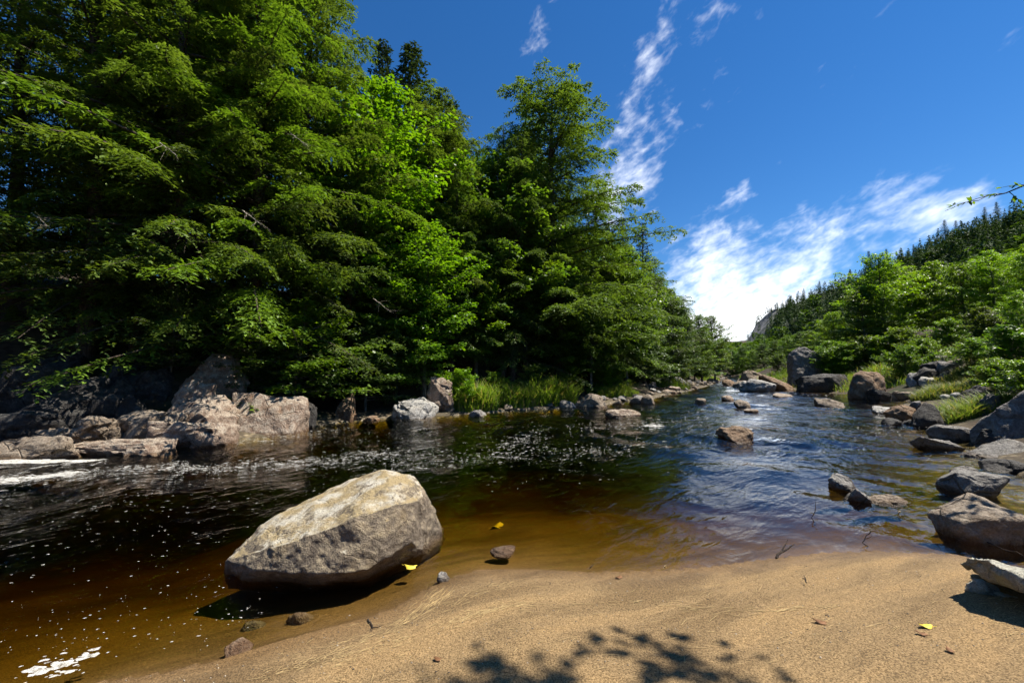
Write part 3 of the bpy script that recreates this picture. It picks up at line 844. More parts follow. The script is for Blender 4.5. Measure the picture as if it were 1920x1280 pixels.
# the strip of cobbles along the far shore
rng = np.random.default_rng(11)
cob = [hull_mesh('cobble', rock_points(np.random.default_rng(900 + k), 13, .5) * np.array([1, .8, .62]), 2, 1, .06, 1.6, 900 + k, M['rk_' + t])
       for k, t in enumerate(('tan', 'grey', 'pink', 'white', 'tan', 'grey'))]
chain = np.array([onz(*p)[:2] for p in ((846, 777), (960, 768), (1050, 763), (1130, 758), (1165, 750), (1230, 744), (1292, 731), (1325, 722), (1345, 716), (1360, 709))])
seg = np.linalg.norm(np.diff(chain, axis=0), axis=1); cum = np.r_[0, np.cumsum(seg)]
for k in range(150):
    u = (k + rng.uniform(0, 1)) / 150
    s = (u ** 1.3) * cum[-1]
    i = min(np.searchsorted(cum, s, 'right') - 1, len(seg) - 1)
    t = (s - cum[i]) / seg[i]
    p = chain[i] * (1 - t) + chain[i + 1] * t
    nrm = np.array([-(chain[i + 1] - chain[i])[1], (chain[i + 1] - chain[i])[0]]) / seg[i]
    off = rng.exponential(0.75) - 0.25
    q = p + nrm * off
    r_ = rng.uniform(.09, .24) * (1 + 0.012 * q[1])
    o = link('shore_cobble', cob[rng.integers(6)], loc=(q[0], q[1], max(tz(*q), -0.03) + r_ * .25),
             label='small cobble in the strip of stones along the far shore', cat='cobble', group='cobbles in the strip along the far shore')
    o.scale = (r_, r_, r_ * rng.uniform(.7, 1.1)); o.rotation_euler = (rng.uniform(-.3, .3), rng.uniform(-.3, .3), rng.uniform(0, 6.28))

# beach: the bleached jagged rock with a hollow, small stones
def bleached_rock():
    zb = tz(*onz(1860, 1110, .1)[:2]) - .02
    def g(px, py, z): return onz(px, py, z + zb)
    top = [g(1812, 1044, .30), g(1800, 1056, .24), g(1850, 1050, .36), g(1925, 1084, .34), g(1990, 1120, .32), g(1925, 1112, .27), g(1850, 1080, .24),
           g(1990, 1090, .20), g(1860, 1060, .16), g(1815, 1066, .2)]
    low = [g(1812, 1106, .05), g(1830, 1090, .09), g(1860, 1110, .10), g(1925, 1128, .08), g(1990, 1160, .06), g(1925, 1150, .02), g(1850, 1122, .02), g(2000, 1190, .0), g(1990, 1120, -.05), g(1850, 1090, -.05)]
    back = [g(1830, 1060, .20), g(1830, 1066, .02), g(1990, 1090, .22), g(2050, 1130, .25), g(2050, 1150, .0), g(1940, 1075, .2), g(1940, 1085, -.03), g(1870, 1064, .1)]
    c = g(1900, 1110, .0)
    bm = bmesh.new()
    for k, pts in enumerate((top, low, back)):
        m_ = hull_mesh('tmp', [p - c for p in pts], 4, 0, .055, 2.5, 50 + k, fract=.7)
        bm.from_mesh(m_)
    me = bpy.data.meshes.new('jagged_rock'); bm.to_mesh(me); bm.free()
    me.materials.append(M['rk_bleached'])
    link('jagged_rock', me, loc=c, label='bleached jagged rock with a dark hollow on the right edge of the beach', cat='rock')


bleached_rock()
R(414, 460, 1204, 1234, 'orange', 'small orange stone half in the water at the beach edge', z0=-.01, smooth=1, name='pebble', cat='stone', lean=-.2)
R(918, 966, 1028, 1044, 'orange', 'reddish brown stone awash in the amber shallows', z0=-.01, smooth=3, name='pebble', cat='stone')
R(818, 842, 1074, 1092, 'grey', 'small grey stone on the wet sand beside the boulder', z0=.01, smooth=1, name='pebble', cat='stone')
R(532, 578, 1144, 1174, 'tan', 'mossy stone under shallow water below the boulder', z0=-.10, smooth=2, name='pebble', cat='stone')
R(436, 486, 1168, 1200, 'grey', 'flat dark stone under shallow water beside the small orange stone', z0=-.16, smooth=3, name='pebble', cat='stone')
R(410, 520, 1062, 1094, 'orange', 'brown sunken slab at the left foot of the boulder', z0=-.07, smooth=2, name='pebble', cat='stone', deep=.5, seed=9)

# ------------------------------------------------------------------ trees
def gen_tree(seed, H, r0, z0, n_br, Lfun, e0, droop, tw_len, tw_sp, lf_sp, lf_len, lf_w, up_j, lean=0.0, twig_ang=55, hang=0.25, lf_ang=50, irregular=0.25, sides=6, clump=0.0):
    """trunk-and-limb tubes and the leaf quads of one tree"""
    rng = np.random.default_rng(seed)
    wob = rng.normal(0, .012 * H, (7, 2)); wob[0] = 0
    zs = np.linspace(0, H, 15)
    tx = np.interp(zs, np.linspace(0, H, 7), np.cumsum(wob, 0)[:, 0] * .45) + lean * zs
    ty = np.interp(zs, np.linspace(0, H, 7), np.cumsum(wob, 0)[:, 1] * .45)
    paths = [(np.c_[tx, ty, zs - 0.4 * (zs == 0)], r0 * (1 - zs / H) ** .8 + .012)]
    Q = []
    az = rng.uniform(0, 6.28)
    for k in range(n_br):
        u = (k + rng.uniform(0, 1)) / n_br
        z = z0 + (H * .985 - z0) * u
        az += 2.4 + rng.normal(0, .35)
        L = Lfun((z - z0) / (H - z0)) * (1 + rng.normal(0, irregular))
        if L < .12: continue
        e = e0((z - z0) / (H - z0)) + rng.normal(0, .10)
        ns = 9
        s = np.linspace(0, L, ns)
        r = s * math.cos(e)
        zz = z + s * math.sin(e) - droop * s * s / max(L, .6)
        a = az + rng.normal(0, .12) * s / L
        bx = np.interp(z, zs, tx) + r * np.cos(a); by = np.interp(z, zs, ty) + r * np.sin(a)
        B = np.c_[bx, by, zz]
        paths.append((B[::2], (.006 + .016 * L * (1 - s / L) * .6)[::2]))
        nt = max(4, int(L * .9 / tw_sp))
        st = np.linspace(.10 * L, L * .98, nt) + rng.normal(0, tw_sp * .2, nt); st = np.clip(st, .02, L)
        if clump: st = st[rng.uniform(0, 1, nt) > clump * (np.sin(st * 5 + rng.uniform(0, 6)) * .5 + .5)]
        nt = len(st)
        if nt == 0: continue
        base = np.stack([np.interp(st, s, B[:, i]) for i in range(3)], 1)
        tang = np.stack([np.interp(st, s, np.gradient(B[:, i])) for i in range(3)], 1)
        tang /= np.linalg.norm(tang, axis=1)[:, None]
        side = np.where(np.arange(nt) % 2 == 0, 1, -1)
        ta = np.radians(twig_ang + rng.normal(0, 14, nt)) * side
        hd = np.arctan2(tang[:, 1], tang[:, 0]) + ta
        tl = tw_len * np.clip(1.15 - .75 * st / L, .3, 1) * min(1, .35 + L / 3) * rng.uniform(.55, 1.25, nt)
        tilt = tang[:, 2] * .6 + rng.normal(0, .18, nt)
        D = np.c_[np.cos(hd), np.sin(hd), tilt]
        nl = max(4, int(tw_len / lf_sp))
        f = (np.arange(nl)[None, :] + rng.uniform(0, 1, (nt, nl))) / nl
        keep = np.ones((nt, nl), bool)
        P = base[:, None, :] + D[:, None, :] * (f * tl[:, None])[:, :, None]
        P[:, :, 2] -= hang * (f * tl[:, None]) ** 2 / (.2 + tl[:, None])
        ls = np.where(rng.uniform(0, 1, (nt, nl)) > .5, 1, -1)
        la = hd[:, None] + np.radians(lf_ang) * ls + rng.normal(0, .35, (nt, nl))
        lz = rng.normal(-.22, up_j, (nt, nl)) - .25 * f
        ld = np.stack([np.cos(la), np.sin(la), lz], -1)
        ld /= np.linalg.norm(ld, axis=2)[:, :, None]
        up = np.stack([rng.normal(0, up_j, (nt, nl)), rng.normal(0, up_j, (nt, nl)), np.ones((nt, nl))], -1)
        sd = np.cross(ld, up); sd /= np.linalg.norm(sd, axis=2)[:, :, None] + 1e-9
        ll = (lf_len * rng.uniform(.6, 1.25, (nt, nl)))[:, :, None]; lw = (lf_w * rng.uniform(.7, 1.2, (nt, nl)))[:, :, None]
        P = P + rng.normal(0, lf_w * .6, P.shape)
        q = np.stack([P, P + ld * ll * .45 + sd * lw * .5, P + ld * ll, P + ld * ll * .45 - sd * lw * .5], 2)
        Q.append(q.reshape(-1, 4, 3))
        paths_t = None
    Q = np.concatenate(Q)
    LV = Q.reshape(-1, 3)
    LF = np.arange(len(LV)).reshape(-1, 4)
    TV, TF = tubes(paths, sides)
    return (TV, TF), (LV, LF)


def proto(name, leaf, bark, *a, **k):
    (TV, TF), (LV, LF) = gen_tree(*a, **k)
    return (mesh_np(name + '_trunk', TV, TF, (M[bark],), True), mesh_np(name + '_crown', LV, LF, (M[leaf],)), a[1])


def cone(Lm, p=.75, low=.75): return lambda u: Lm * (min(1, low + u * 2.5)) * (1 - u) ** p + .12
def dome(Lm, lo=.55): return lambda u: Lm * (lo + (1 - lo) * math.sin(math.pi * min(1, u * 1.15 + .1))) * (1 - u ** 4 * .85)


PR = {}
for k in range(3):
    PR['hem%d' % k] = proto('hemlock', 'hemlock', 'bark', 100 + k, 16.0, .24, 1.6, 120, cone(4.3 - .3 * k, .62), lambda u: -.08 + .55 * u, .22, 1.0, .085, .036, .155, .052, .28, hang=.75, irregular=.36, clump=.45)
PR['bigh'] = proto('hemlock', 'hemlock', 'bark', 131, 17.0, .30, 2.0, 150, lambda u: (3.9 * (1 - u) ** .5 + .3), lambda u: .02 + .35 * u, .16, 1.05, .09, .038, .165, .056, .30, hang=.7, irregular=.32, clump=.35)
for k in range(2):
    PR['spr%d' % k] = proto('spruce', 'spruce', 'bark', 140 + k, 14.0, .18, .8, 150, cone(2.5 + .3 * k, .9), lambda u: -.15 + .7 * u, .12, .62, .11, .060, .18, .075, .32, hang=.3, irregular=.22)
for k in range(3):
    PR['dec%d' % k] = proto('broadleaf', 'broadleaf', 'greybark', 160 + k, 11.0, .13, 2.2, 90, dome(3.2), lambda u: .25 + .75 * u, .10, 1.05, .12, .062, .17, .125, .38, hang=.35, irregular=.28, clump=.45, twig_ang=48, lf_ang=45)
for k in range(2):
    PR['map%d' % k] = proto('maple', 'maple', 'greybark', 170 + k, 11.0, .14, 1.2, 96, dome(3.3, .65), lambda u: .2 + .7 * u, .10, 1.05, .12, .062, .17, .125, .42, hang=.35, irregular=.25, clump=.3, twig_ang=50)
for k in range(2):
    PR['shr%d' % k] = proto('shrub', 'broadleaf', 'greybark', 180 + k, 2.4, .03, .15, 60, dome(1.15, .8), lambda u: .45 + .6 * u, .12, .48, .07, .045, .105, .07, .45, hang=.3, irregular=.3, twig_ang=45, sides=4)
PR['sap'] = proto('sapling', 'maple', 'greybark', 190, 5.0, .05, .6, 56, dome(1.7, .7), lambda u: .2 + .6 * u, .12, .75, .10, .055, .15, .10, .4, hang=.35, irregular=.3, clump=.4, sides=5)


def tree(kind, x, y, h, label, cat, name, rot=None, group=None, wide=1.0, tilt=0.0, z=None):
    tm, cm, H = PR[kind]
    rnd = random.Random(int(x * 91 + y * 37 + h * 11))
    e = bpy.data.objects.new(name, None); COL.objects.link(e)
    e.empty_display_size = .3
    s = h / H
    e.location = (x, y, (tz(x, y) if z is None else z) - .05)
    e.scale = (s * wide, s * wide, s)
    e.rotation_euler = (rnd.uniform(-.03, .03), tilt + rnd.uniform(-.03, .03), rnd.uniform(0, 6.28) if rot is None else rot)
    if tilt: e.rotation_mode = 'ZYX'
    tag(e, label, cat, group)
    link('trunk', tm, e); link('crown', cm, e)
    return e


def T(kind, px, py, Y, label, cat=None, name=None, group=None, **kw):
    """a tree whose tip shows at photo pixel px,py and which stands Y metres ahead"""
    top = at_depth(px, py, Y)
    g0 = tz(top[0], top[1])
    nm = {'hem': 'hemlock_tree', 'big': 'hemlock_tree', 'spr': 'spruce_tree', 'dec': 'broadleaf_tree', 'map': 'maple_tree', 'shr': 'shrub', 'sap': 'sapling'}[kind[:3]]
    return tree(kind, top[0], top[1], max(top[2] - g0, .5), label, cat or nm.split('_')[-1], name or nm, group=group, **kw)


LFR = 'front row of trees on the shaded bank'
T('hem0', -70, -260, 10.2, 'hemlock cut by the left edge, tallest dark one above the shaded rock wall', group=LFR)
T('hem1', 95, -190, 11.2, 'hemlock with broad boughs above the rough dark rock knob', group=LFR)
T('hem2', 235, -230, 11.0, 'hemlock whose bright boughs hang above the cracked peach rock', group=LFR)
T('hem0', 385, -170, 11.9, 'hemlock standing above the large pinkish rock face, boughs drooping', group=LFR)
T('hem1', 520, -120, 12.8, 'hemlock above the big pale boulder reaching past the upper edge', group=LFR)
T('bigh', 600, -45, 15.6, 'hemlock at the sky edge whose long top bough points right', group=LFR)
T('dec0', 688, 165, 17.5, 'bright green broadleaf tree between the hemlocks above the rust streaked stone', group=LFR, wide=1.1)
T('hem2', 655, 300, 14.6, 'shorter hemlock with pale drooping boughs over the dark gap', group=LFR, wide=1.25)
T('spr0', 712, 68, 20.5, 'left one of the two pointed spruce tops beside the sky', group=LFR)
T('spr1', 770, 76, 21.0, 'tallest pointed spruce top against the blue sky', group=LFR, wide=1.2)
T('hem0', 812, 165, 20.0, 'hemlock stepping down right of the tallest pointed spruce', group=LFR)
T('spr0', 862, 195, 22.0, 'slim spruce top at the notch left of the big hemlock', group=LFR)
T('hem1', 850, 320, 18.5, 'dark hemlock below the notch in the tree line', group=LFR)
T('dec1', 945, 295, 21.0, 'yellow green broadleaf tree in front of the big hemlock', group=LFR, wide=1.1)
T('bigh', 1040, 145, 23.0, 'big ragged hemlock rising alone above the tree line', group=LFR, wide=1.22)
T('hem2', 950, 235, 24.0, 'hemlock shoulder left of the big ragged hemlock', group=LFR)
T('hem0', 1100, 330, 25.5, 'hemlock on the right flank of the big ragged one', group=LFR)
T('spr1', 1165, 405, 29.0, 'leftmost of the spruce tops right of the big hemlock', group=LFR)
T('spr0', 1198, 412, 31.0, 'spruce top beside the white cloud right of the big hemlock', group=LFR)
T('dec2', 1170, 470, 27.0, 'light green broadleaf tree behind the bright white boulder', group=LFR, wide=1.1)
T('hem1', 1232, 478, 33.0, 'hemlock at the bend of the tree line over the far shore', group=LFR)
T('map0', 1255, 560, 33.5, 'round broadleaf tree above the white sloping ledge', group=LFR, wide=1.1)
T('hem2', 1285, 550, 41.0, 'narrow dark hemlock near the upstream end of the tree line', group=LFR)
T('map1', 1312, 590, 43.0, 'broadleaf tree over the pale stones far upstream', group=LFR, wide=1.1)
T('dec0', 1336, 592, 52.0, 'last bright tree of the shaded bank against the cloud', group=LFR, wide=1.2)
T('dec1', 1300, 640, 42.0, 'low leafy tree leaning over the upstream shore stones', group=LFR, wide=1.4)
T('dec1', 800, 420, 16.4, 'young bright tree behind the tall upright stone', group=LFR, wide=1.25)
T('map0', 745, 470, 15.6, 'leafy young tree above the white boulder', group=LFR, wide=1.2)
T('dec2', 895, 470, 19.2, 'layered bright green tree at the left end of the tall grass', group=LFR, wide=1.3)
T('dec0', 985, 420, 21.5, 'layered green tree behind the tall grass', group=LFR, wide=1.2)
T('map1', 1050, 520, 23.0, 'leafy tree hanging over the right end of the tall grass', group=LFR, wide=1.4)
T('dec2', 1105, 545, 23.2, 'bright tree above the broad tan ledge', group=LFR, wide=1.3)
T('hem0', 1130, 470, 26.0, 'middle sized hemlock behind the bright tree of the tan ledge', group=LFR)
T('map0', 1205, 580, 29.0, 'low dark leafy tree behind the bright white boulder', group=LFR, wide=1.3)
SAPG = 'saplings hanging over the outcrop'
T('sap', 330, 540, 10.8, 'sapling with bright leaves just above the large pinkish rock face', group=SAPG, wide=1.2)
T('sap', 560, 560, 12.0, 'sapling with bright leaves hanging over the dark shaded block', group=SAPG, wide=1.4)
T('sap', 20, 590, 10.2, 'green sapling at the left edge above the shaded rocks', group=SAPG)
T('sap', 690, 590, 14.0, 'sapling over the dark gap left of the white boulder', group=SAPG, wide=1.3)
T('sap', 480, 600, 11.6, 'sapling in the shade above the big pale boulder', group=SAPG, wide=1.2)
# rows behind, hardly to be told apart in the dark
rng = np.random.default_rng(77)
Lc = np.array(LEFT[2:-2], float)
lseg = np.linalg.norm(np.diff(Lc, axis=0), axis=1); lcum = np.r_[0, np.cumsum(lseg)]
for row, (dist, n, hgt) in enumerate(((5.5, 17, 14), (9.5, 17, 15), (14, 15, 15), (20, 12, 15))):
    for k in range(n):
        s = (k + rng.uniform(.1, .9)) / n * lcum[-1]
        i = min(np.searchsorted(lcum, s, 'right') - 1, len(lseg) - 1)
        t = (s - lcum[i]) / lseg[i]
        a, b = Lc[i], Lc[i + 1]
        nrm = np.array([-(b - a)[1], (b - a)[0]]) / lseg[i]
        q = a + (b - a) * t + nrm * (dist + rng.uniform(-1.5, 1.5))
        Yq = q[1]
        if Yq < 3: continue
        # keep the back rows under the sky line of the photo
        px = CX + FPX * q[0] / Yq
        lim = np.interp(px, [0, 600, 700, 780, 880, 930, 1040, 1110, 1160, 1230, 1300, 1350], [-400, -120, 110, 130, 290, 260, 190, 360, 440, 500, 600, 640])
        zmax = at_depth(px, lim + 15, Yq)[2] - tz(*q)
        h = min(hgt * rng.uniform(.8, 1.15), zmax)
        if h < 3: continue
        kind = ['hem0', 'hem1', 'hem2', 'map0', 'hem1', 'dec1'][rng.integers(6)] if row else ['hem0', 'hem2', 'hem1', 'map1'][rng.integers(4)]
        if px < 640: kind = ['hem0', 'hem1', 'hem2'][rng.integers(3)]
        if h < 6: kind = 'map0'
        tree(kind, q[0], q[1], h, 'tree in the dark rows behind the front trees of the shaded bank', 'tree', 'forest_tree', group='dark back rows of the forest on the shaded bank')
# forest undergrowth at the foot of the shaded bank
UG = 'undergrowth along the shaded bank'
for k, (px, py, wd, lb) in enumerate(((862, 768, 1.0, 'leafy shrub left of the tall grass'), (1000, 752, 1.1, 'shrub at the back of the tall grass'), (1070, 742, 1.0, 'dark shrub above the low grey stone'),
                                     (1150, 735, 1.1, 'bright shrub behind the small grass tuft'), (1130, 738, 1.0, 'shrub above the broad tan ledge'), (1240, 722, 1.5, 'bright shrub behind the pale stones'),
                                     (1275, 715, 1.6, 'shrub above the white sloping ledge'), (1318, 708, 1.8, 'shrub above the pale upstream stones'), (930, 758, .9, 'low shrub in the middle of the tall grass'))):
    p = onland(px, py)
    tree('shr%d' % (k % 2), p[0], p[1], 1.5 * wd, lb, 'shrub', 'shrub', group=UG, wide=1.2)
# dead grey branch snag leaning out upstream and the brown dead boughs
def snag(name, pts, rads, label, extra=12, seed=0, mat='deadwood', cat='dead branch', ln=.8):
    rng = np.random.default_rng(seed)
    pts = np.array(pts, float)
    c = pts[0].copy(); pts = pts - c
    t = np.linspace(0, 1, len(pts)); tt = np.linspace(0, 1, 12)
    main = np.stack([np.interp(tt, t, pts[:, i]) for i in range(3)], 1) + rng.normal(0, .02 * np.linalg.norm(pts[-1]) * .4, (12, 3)) * (tt[:, None] > 0)
    paths = [(main, np.interp(tt, t, rads))]
    for k in range(extra):
        u = rng.uniform(.2, 1); p = np.array([np.interp(u, tt, main[:, i]) for i in range(3)])
        d = rng.normal(size=3); d[2] *= .6; d /= np.linalg.norm(d)
        d = d + (main[-1] - main[0]) / np.linalg.norm(main[-1]) * .6
        L = ln * rng.uniform(.4, 1.1)
        s = np.linspace(0, 1, 5)[:, None]
        paths.append((p + d * L * s + rng.normal(0, .05 * L, (5, 3)) * s - np.array([0, 0, .25 * L]) * s * s, np.interp(u, t, rads) * .45 * (1 - np.linspace(0, .8, 5))))
    V, F = tubes(paths, 5)
    return link(name, mesh_np(name, V, F, (M[mat],), True), loc=c, label=label, cat=cat)


snag('dead_branch', [at_depth(1262, 690, 36), at_depth(1280, 645, 35.5), at_depth(1296, 605, 35)], [.10, .06, .02], 'bare grey dead trunk leaning over the upstream shore', 18, 3, ln=2.2)
snag('dead_branch', [at_depth(350, 455, 11.0), at_depth(352, 440, 10.2), at_depth(345, 425, 9.8)], [.03, .02, .010], 'tangle of brown dead twigs below the drooping hemlock bough', 30, 8, mat='bark', ln=.75)

for k, (px, py, Y, lb) in enumerate(((300, 268, 9.6, 'bare grey twigs on the bright bough above the cracked peach rock'), (455, 395, 10.6, 'bare grey twigs on the drooping bough above the big pale boulder'),
                                     (545, 250, 11.4, 'bare grey twigs high in the hemlock above the dark shaded block'), (60, 400, 8.8, 'dead white twigs low in the hemlock at the left edge'),
                                     (700, 560, 13.0, 'dead twigs hanging in the dark gap above the white boulder'))):
    snag('dead_branch', [at_depth(px, py, Y), at_depth(px + 14, py + 10, Y - .3), at_depth(px + 34, py + 26, Y - .5)], [.018, .012, .005], lb, 12, 40 + k, ln=.45)
# right bank trees
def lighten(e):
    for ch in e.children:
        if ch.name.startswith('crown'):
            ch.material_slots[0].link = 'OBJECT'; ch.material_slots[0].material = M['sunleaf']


RTG = 'broadleaf trees on the right bank'
for kind, px, py, Y, wd, lb in (
        ('dec0', 1648, 476, 36, 1.2, 'tallest bright tree behind the heap of rocks on the right bank'),
        ('map0', 1610, 540, 36, 1.2, 'tree with a dark trunk above the orange brown boulder'),
        ('map1', 1560, 585, 40, 1.3, 'leafy tree above the tall monolith'),
        ('dec2', 1700, 500, 38, 1.2, 'bright tree above the pale upright block'),
        ('dec1', 1745, 490, 36, 1.2, 'bright tree straight above the heap of rocks'),
        ('dec0', 1800, 495, 33, 1.2, 'yellow green tree right of the heap of rocks'),
        ('dec2', 1855, 470, 31, 1.15, 'bright layered tree left of the right edge'),
        ('dec1', 1925, 455, 27, 1.15, 'bright tree cut by the right edge'),
        ('map0', 1905, 545, 19, .9, 'leafy young tree above the huge shaded rock'),
        ('dec0', 2010, 520, 14.5, .9, 'young tree mostly outside the right edge with twigs reaching in'),
        ('map1', 1520, 620, 46, 1.4, 'round tree behind the tall monolith'),
        ('dec2', 1585, 640, 37, 1.2, 'small tree leaning left above the shaded dark block'),
        ('map1', 1670, 600, 34, 1.1, 'small dark tree behind the orange brown boulder'),
        ('dec1', 1850, 585, 27, .9, 'small bright tree above the leaning dark slab')):
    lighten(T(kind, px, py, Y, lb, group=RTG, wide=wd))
for k, (px, py, h, lb) in enumerate(((1700, 712, 2.2, 'dense shrub right of the orange brown boulder'), (1735, 690, 2.0, 'shrub at the left end of the heap of rocks'), (1560, 700, 2.6, 'dark shrub on the shaded block'),
                                     (1562, 712, 1.8, 'shrub beside the right flank of the tall monolith'), (1830, 690, 1.6, 'shrub above the grass right of the heap'), (1870, 730, 1.3, 'shrub between the leaning slabs'),
                                     (1895, 700, 2.2, 'leafy shrub over the huge shaded rock'), (1780, 655, 2.2, 'shrub above the topmost rock of the heap'), (1850, 640, 2.2, 'sunlit shrub on the slope behind the heap'),
                                     (1660, 690, 2.4, 'shrub behind the orange brown boulder'), (1918, 760, 1.2, 'shrub at the right edge behind the huge rock'), (1592, 700, 2.4, 'shrub right of the shaded dark block'), (1625, 692, 2.6, 'shrub just above the top of the orange brown boulder'),
                                     (1690, 680, 2.6, 'tall shrub left of the heap of rocks'), (1460, 700, 2.4, 'shrub left of the tall monolith'))):
    p = onland(px, py)
    tree('shr%d' % (k % 2), p[0], p[1], h, lb, 'shrub', 'shrub', group='shrubs on the right bank', wide=1.25)

# ------------------------------------------------------------------ the wooded hill on the right
RIDGE = np.array([at_depth(px, py, Y) for px, py, Y in ((1392, 668, 400), (1402, 640, 390), (1418, 606, 375), (1450, 578, 350), (1500, 562, 320), (1560, 545, 290), (1640, 512, 255),
                                                       (1700, 488, 232), (1760, 462, 212), (1840, 425, 190), (1920, 402, 172), (2050, 380, 150), (2300, 340, 120), (3000, 250, 80))])
FOOT = np.array([[at_depth(px, 700, Y)[0], Y, z] for px, Y, z in ((1366, 392, 0), (1370, 340, 0), (1376, 290, 0), (1388, 240, 0), (1404, 200, 0), (1430, 165, 0), (1480, 125, .5),
                                                                 (1530, 100, 1.5), (1600, 84, 3), (1700, 70, 4.5), (1820, 60, 6), (2000, 50, 7), (2300, 38, 8), (3000, 22, 9))])
nu, nv = 200, 70
tt = np.linspace(0, len(RIDGE) - 1, nu)
rd = np.stack([np.interp(tt, np.arange(len(RIDGE)), RIDGE[:, i]) for i in range(3)], 1)
ft = np.stack([np.interp(tt, np.arange(len(RIDGE)), FOOT[:, i]) for i in range(3)], 1)
vv = np.linspace(0, 1.35, nv)
HV = np.zeros((nu, nv, 3))
cl = np.clip(1 - tt / 3.2, 0, 1)                       # the cliff at the far end is steeper
for j, v in enumerate(vv):
    p = ft + (rd - ft) * v
    e = 1.25 - .55 * cl
    if v <= 1: p[:, 2] = ft[:, 2] + (rd[:, 2] - ft[:, 2]) * v ** e
    else: p[:, 2] = rd[:, 2] - (v - 1) * (rd[:, 2]) * 1.6
    HV[:, j] = p
hv = HV.reshape(-1, 3)
amp = np.repeat(np.clip(tt / 4, .25, 1), nv) * np.tile(np.clip(vv * 3, 0, 1), nu)
hv[:, 2] += fbm(hv * .03, 4, 44) * 6 * amp * np.tile(np.clip(1.3 - vv, .15, 1), nu) - .6
hillF = grid_faces(nu, nv, False)
m, nt = new_mat('hill ground')
pos = nt.n('ShaderNodeNewGeometry')
nz = nt.n('ShaderNodeSeparateXYZ', ins={0: pos.outputs['Normal']}).outputs[2]
c = nt.mix(nt.ramp(nt.noise(pos.outputs['Position'], .12, 5), .35, .65), (0.020, 0.030, 0.012), (0.05, 0.065, 0.022))
nr_ = nt.noise(pos.outputs['Position'], .25, 6, .7)
rk = nt.mix(nt.ramp(nr_, .35, .65), (0.055, 0.055, 0.055), (0.16, 0.155, 0.15))
cliff = nt.n('ShaderNodeAttribute', attribute_name='cliff').outputs['Fac']
c = nt.mix(nt.math('MAXIMUM', nt.ramp(nz, .62, .45), nt.ramp(nt.math('ADD', cliff, nt.math('MULTIPLY', nt.math('SUBTRACT', nr_, .5), .8)), .4, .6)), c, rk)
finish(m, nt, nt.n('ShaderNodeBsdfPrincipled', ins={'Base Color': c, 'Roughness': .95, 'Normal': bump(nt, nr_, 1.0, 2.0)}).outputs[0])
link('hill', mesh_np('hill', hv, hillF, (m,), True, {'cliff': np.repeat(np.clip(1.35 - tt / 3.6, 0, 1), nv) * np.tile(np.clip((vv - .1) * 5, 0, 1), nu)}), kind='structure', label='steep wooded hill on the right with a rocky end')

# trees on the hill: two far-off masses and the ones that stand out on the ridge
def lowtree(rng, h, wd, conifer, n):
    u = rng.uniform(0, 1, n) ** (.8 if conifer else .9)
    rad = wd * ((1 - u) ** .9 + .05) if conifer else wd * np.sqrt(np.clip(1 - (u * 1.9 - .95) ** 2, .05, 1))
    a = rng.uniform(0, 6.28, n)
    rr = rad * np.sqrt(rng.uniform(.15, 1, n))
    P = np.c_[rr * np.cos(a), rr * np.sin(a), h * (.08 + .92 * u) if conifer else h * (.25 + .75 * u)]
    out = np.c_[np.cos(a), np.sin(a), np.full(n, -.35 if conifer else .1)] + rng.normal(0, .35, (n, 3))
    out /= np.linalg.norm(out, axis=1)[:, None]
    sd = np.cross(out, np.array([0, 0, 1.0]) + rng.normal(0, .3, (n, 3))); sd /= np.linalg.norm(sd, axis=1)[:, None]
    L = (h * .15 * (1.25 - .8 * u) if conifer else h * .17 * np.ones(n))[:, None] * rng.uniform(.6, 1.3, (n, 1))
    W = L * (.42 if conifer else .75)
    return np.stack([P - out * L * .4, P + sd * W * .5, P + out * L * .6, P - sd * W * .5], 1)


hill_protos = {True: [lowtree(np.random.default_rng(300 + k), 1.0, .19, True, 120) for k in range(6)],
               False: [lowtree(np.random.default_rng(320 + k), 1.0, .36, False, 130) for k in range(6)]}
rng = np.random.default_rng(21)
Hn = hv.reshape(nu, nv, 3)
masses = {True: [], False: []}
cnt = 0
while cnt < 2000:
    iu = rng.uniform(0, nu - 1.01) ; jv = rng.uniform(.01, 1.06) / 1.35 * (nv - 1)
    i, j = int(iu), int(jv); fu, fv = iu - i, jv - j
    p = (Hn[i, j] * (1 - fu) + Hn[i + 1, j] * fu) * (1 - fv) + (Hn[i, j + 1] * (1 - fu) + Hn[i + 1, j + 1] * fu) * fv
    if p[0] / p[1] > 1.55: continue
    cnt += 1
    v = jv / (nv - 1) * 1.35
    un = iu / nu * (len(RIDGE) - 1)
    if un < 3.3 and v > .15 and v < .97 and rng.uniform() < .9: continue       # bare cliff
    con = rng.uniform() < np.clip((v - .12) * 3.0, .08, .97)
    dist = math.hypot(p[0], p[1])
    h = (rng.uniform(6, 11) + 5 * rng.uniform() ** 4) if con else rng.uniform(7, 11)
    if v > .93: h *= .8
    if un < 3: h *= .75
    src = hill_protos[con][rng.integers(5)]
    a = rng.uniform(0, 6.28)
    rot = np.array([[math.cos(a), -math.sin(a), 0], [math.sin(a), math.cos(a), 0], [0, 0, 1]])
    wsc = h * rng.uniform(.85, 1.25)
    masses[con].append((src @ rot.T) * np.array([wsc, wsc, h]) + p - np.array([0, 0, .3]))
for k in range(260):
    px = rng.uniform(1325, 1500); Y = rng.uniform(108, 250)
    p = at_depth(px, 700, Y); p[2] = max(tz(p[0], p[1]), 0) if Y < 200 else 0
    h = max((at_depth(px, rng.uniform(640, 668), Y)[2] - p[2]), 4)
    con = rng.uniform() < .3
    src = hill_protos[con][rng.integers(5)]
    masses[con].append(src * np.array([h * 1.1, h * 1.1, h]) + p)
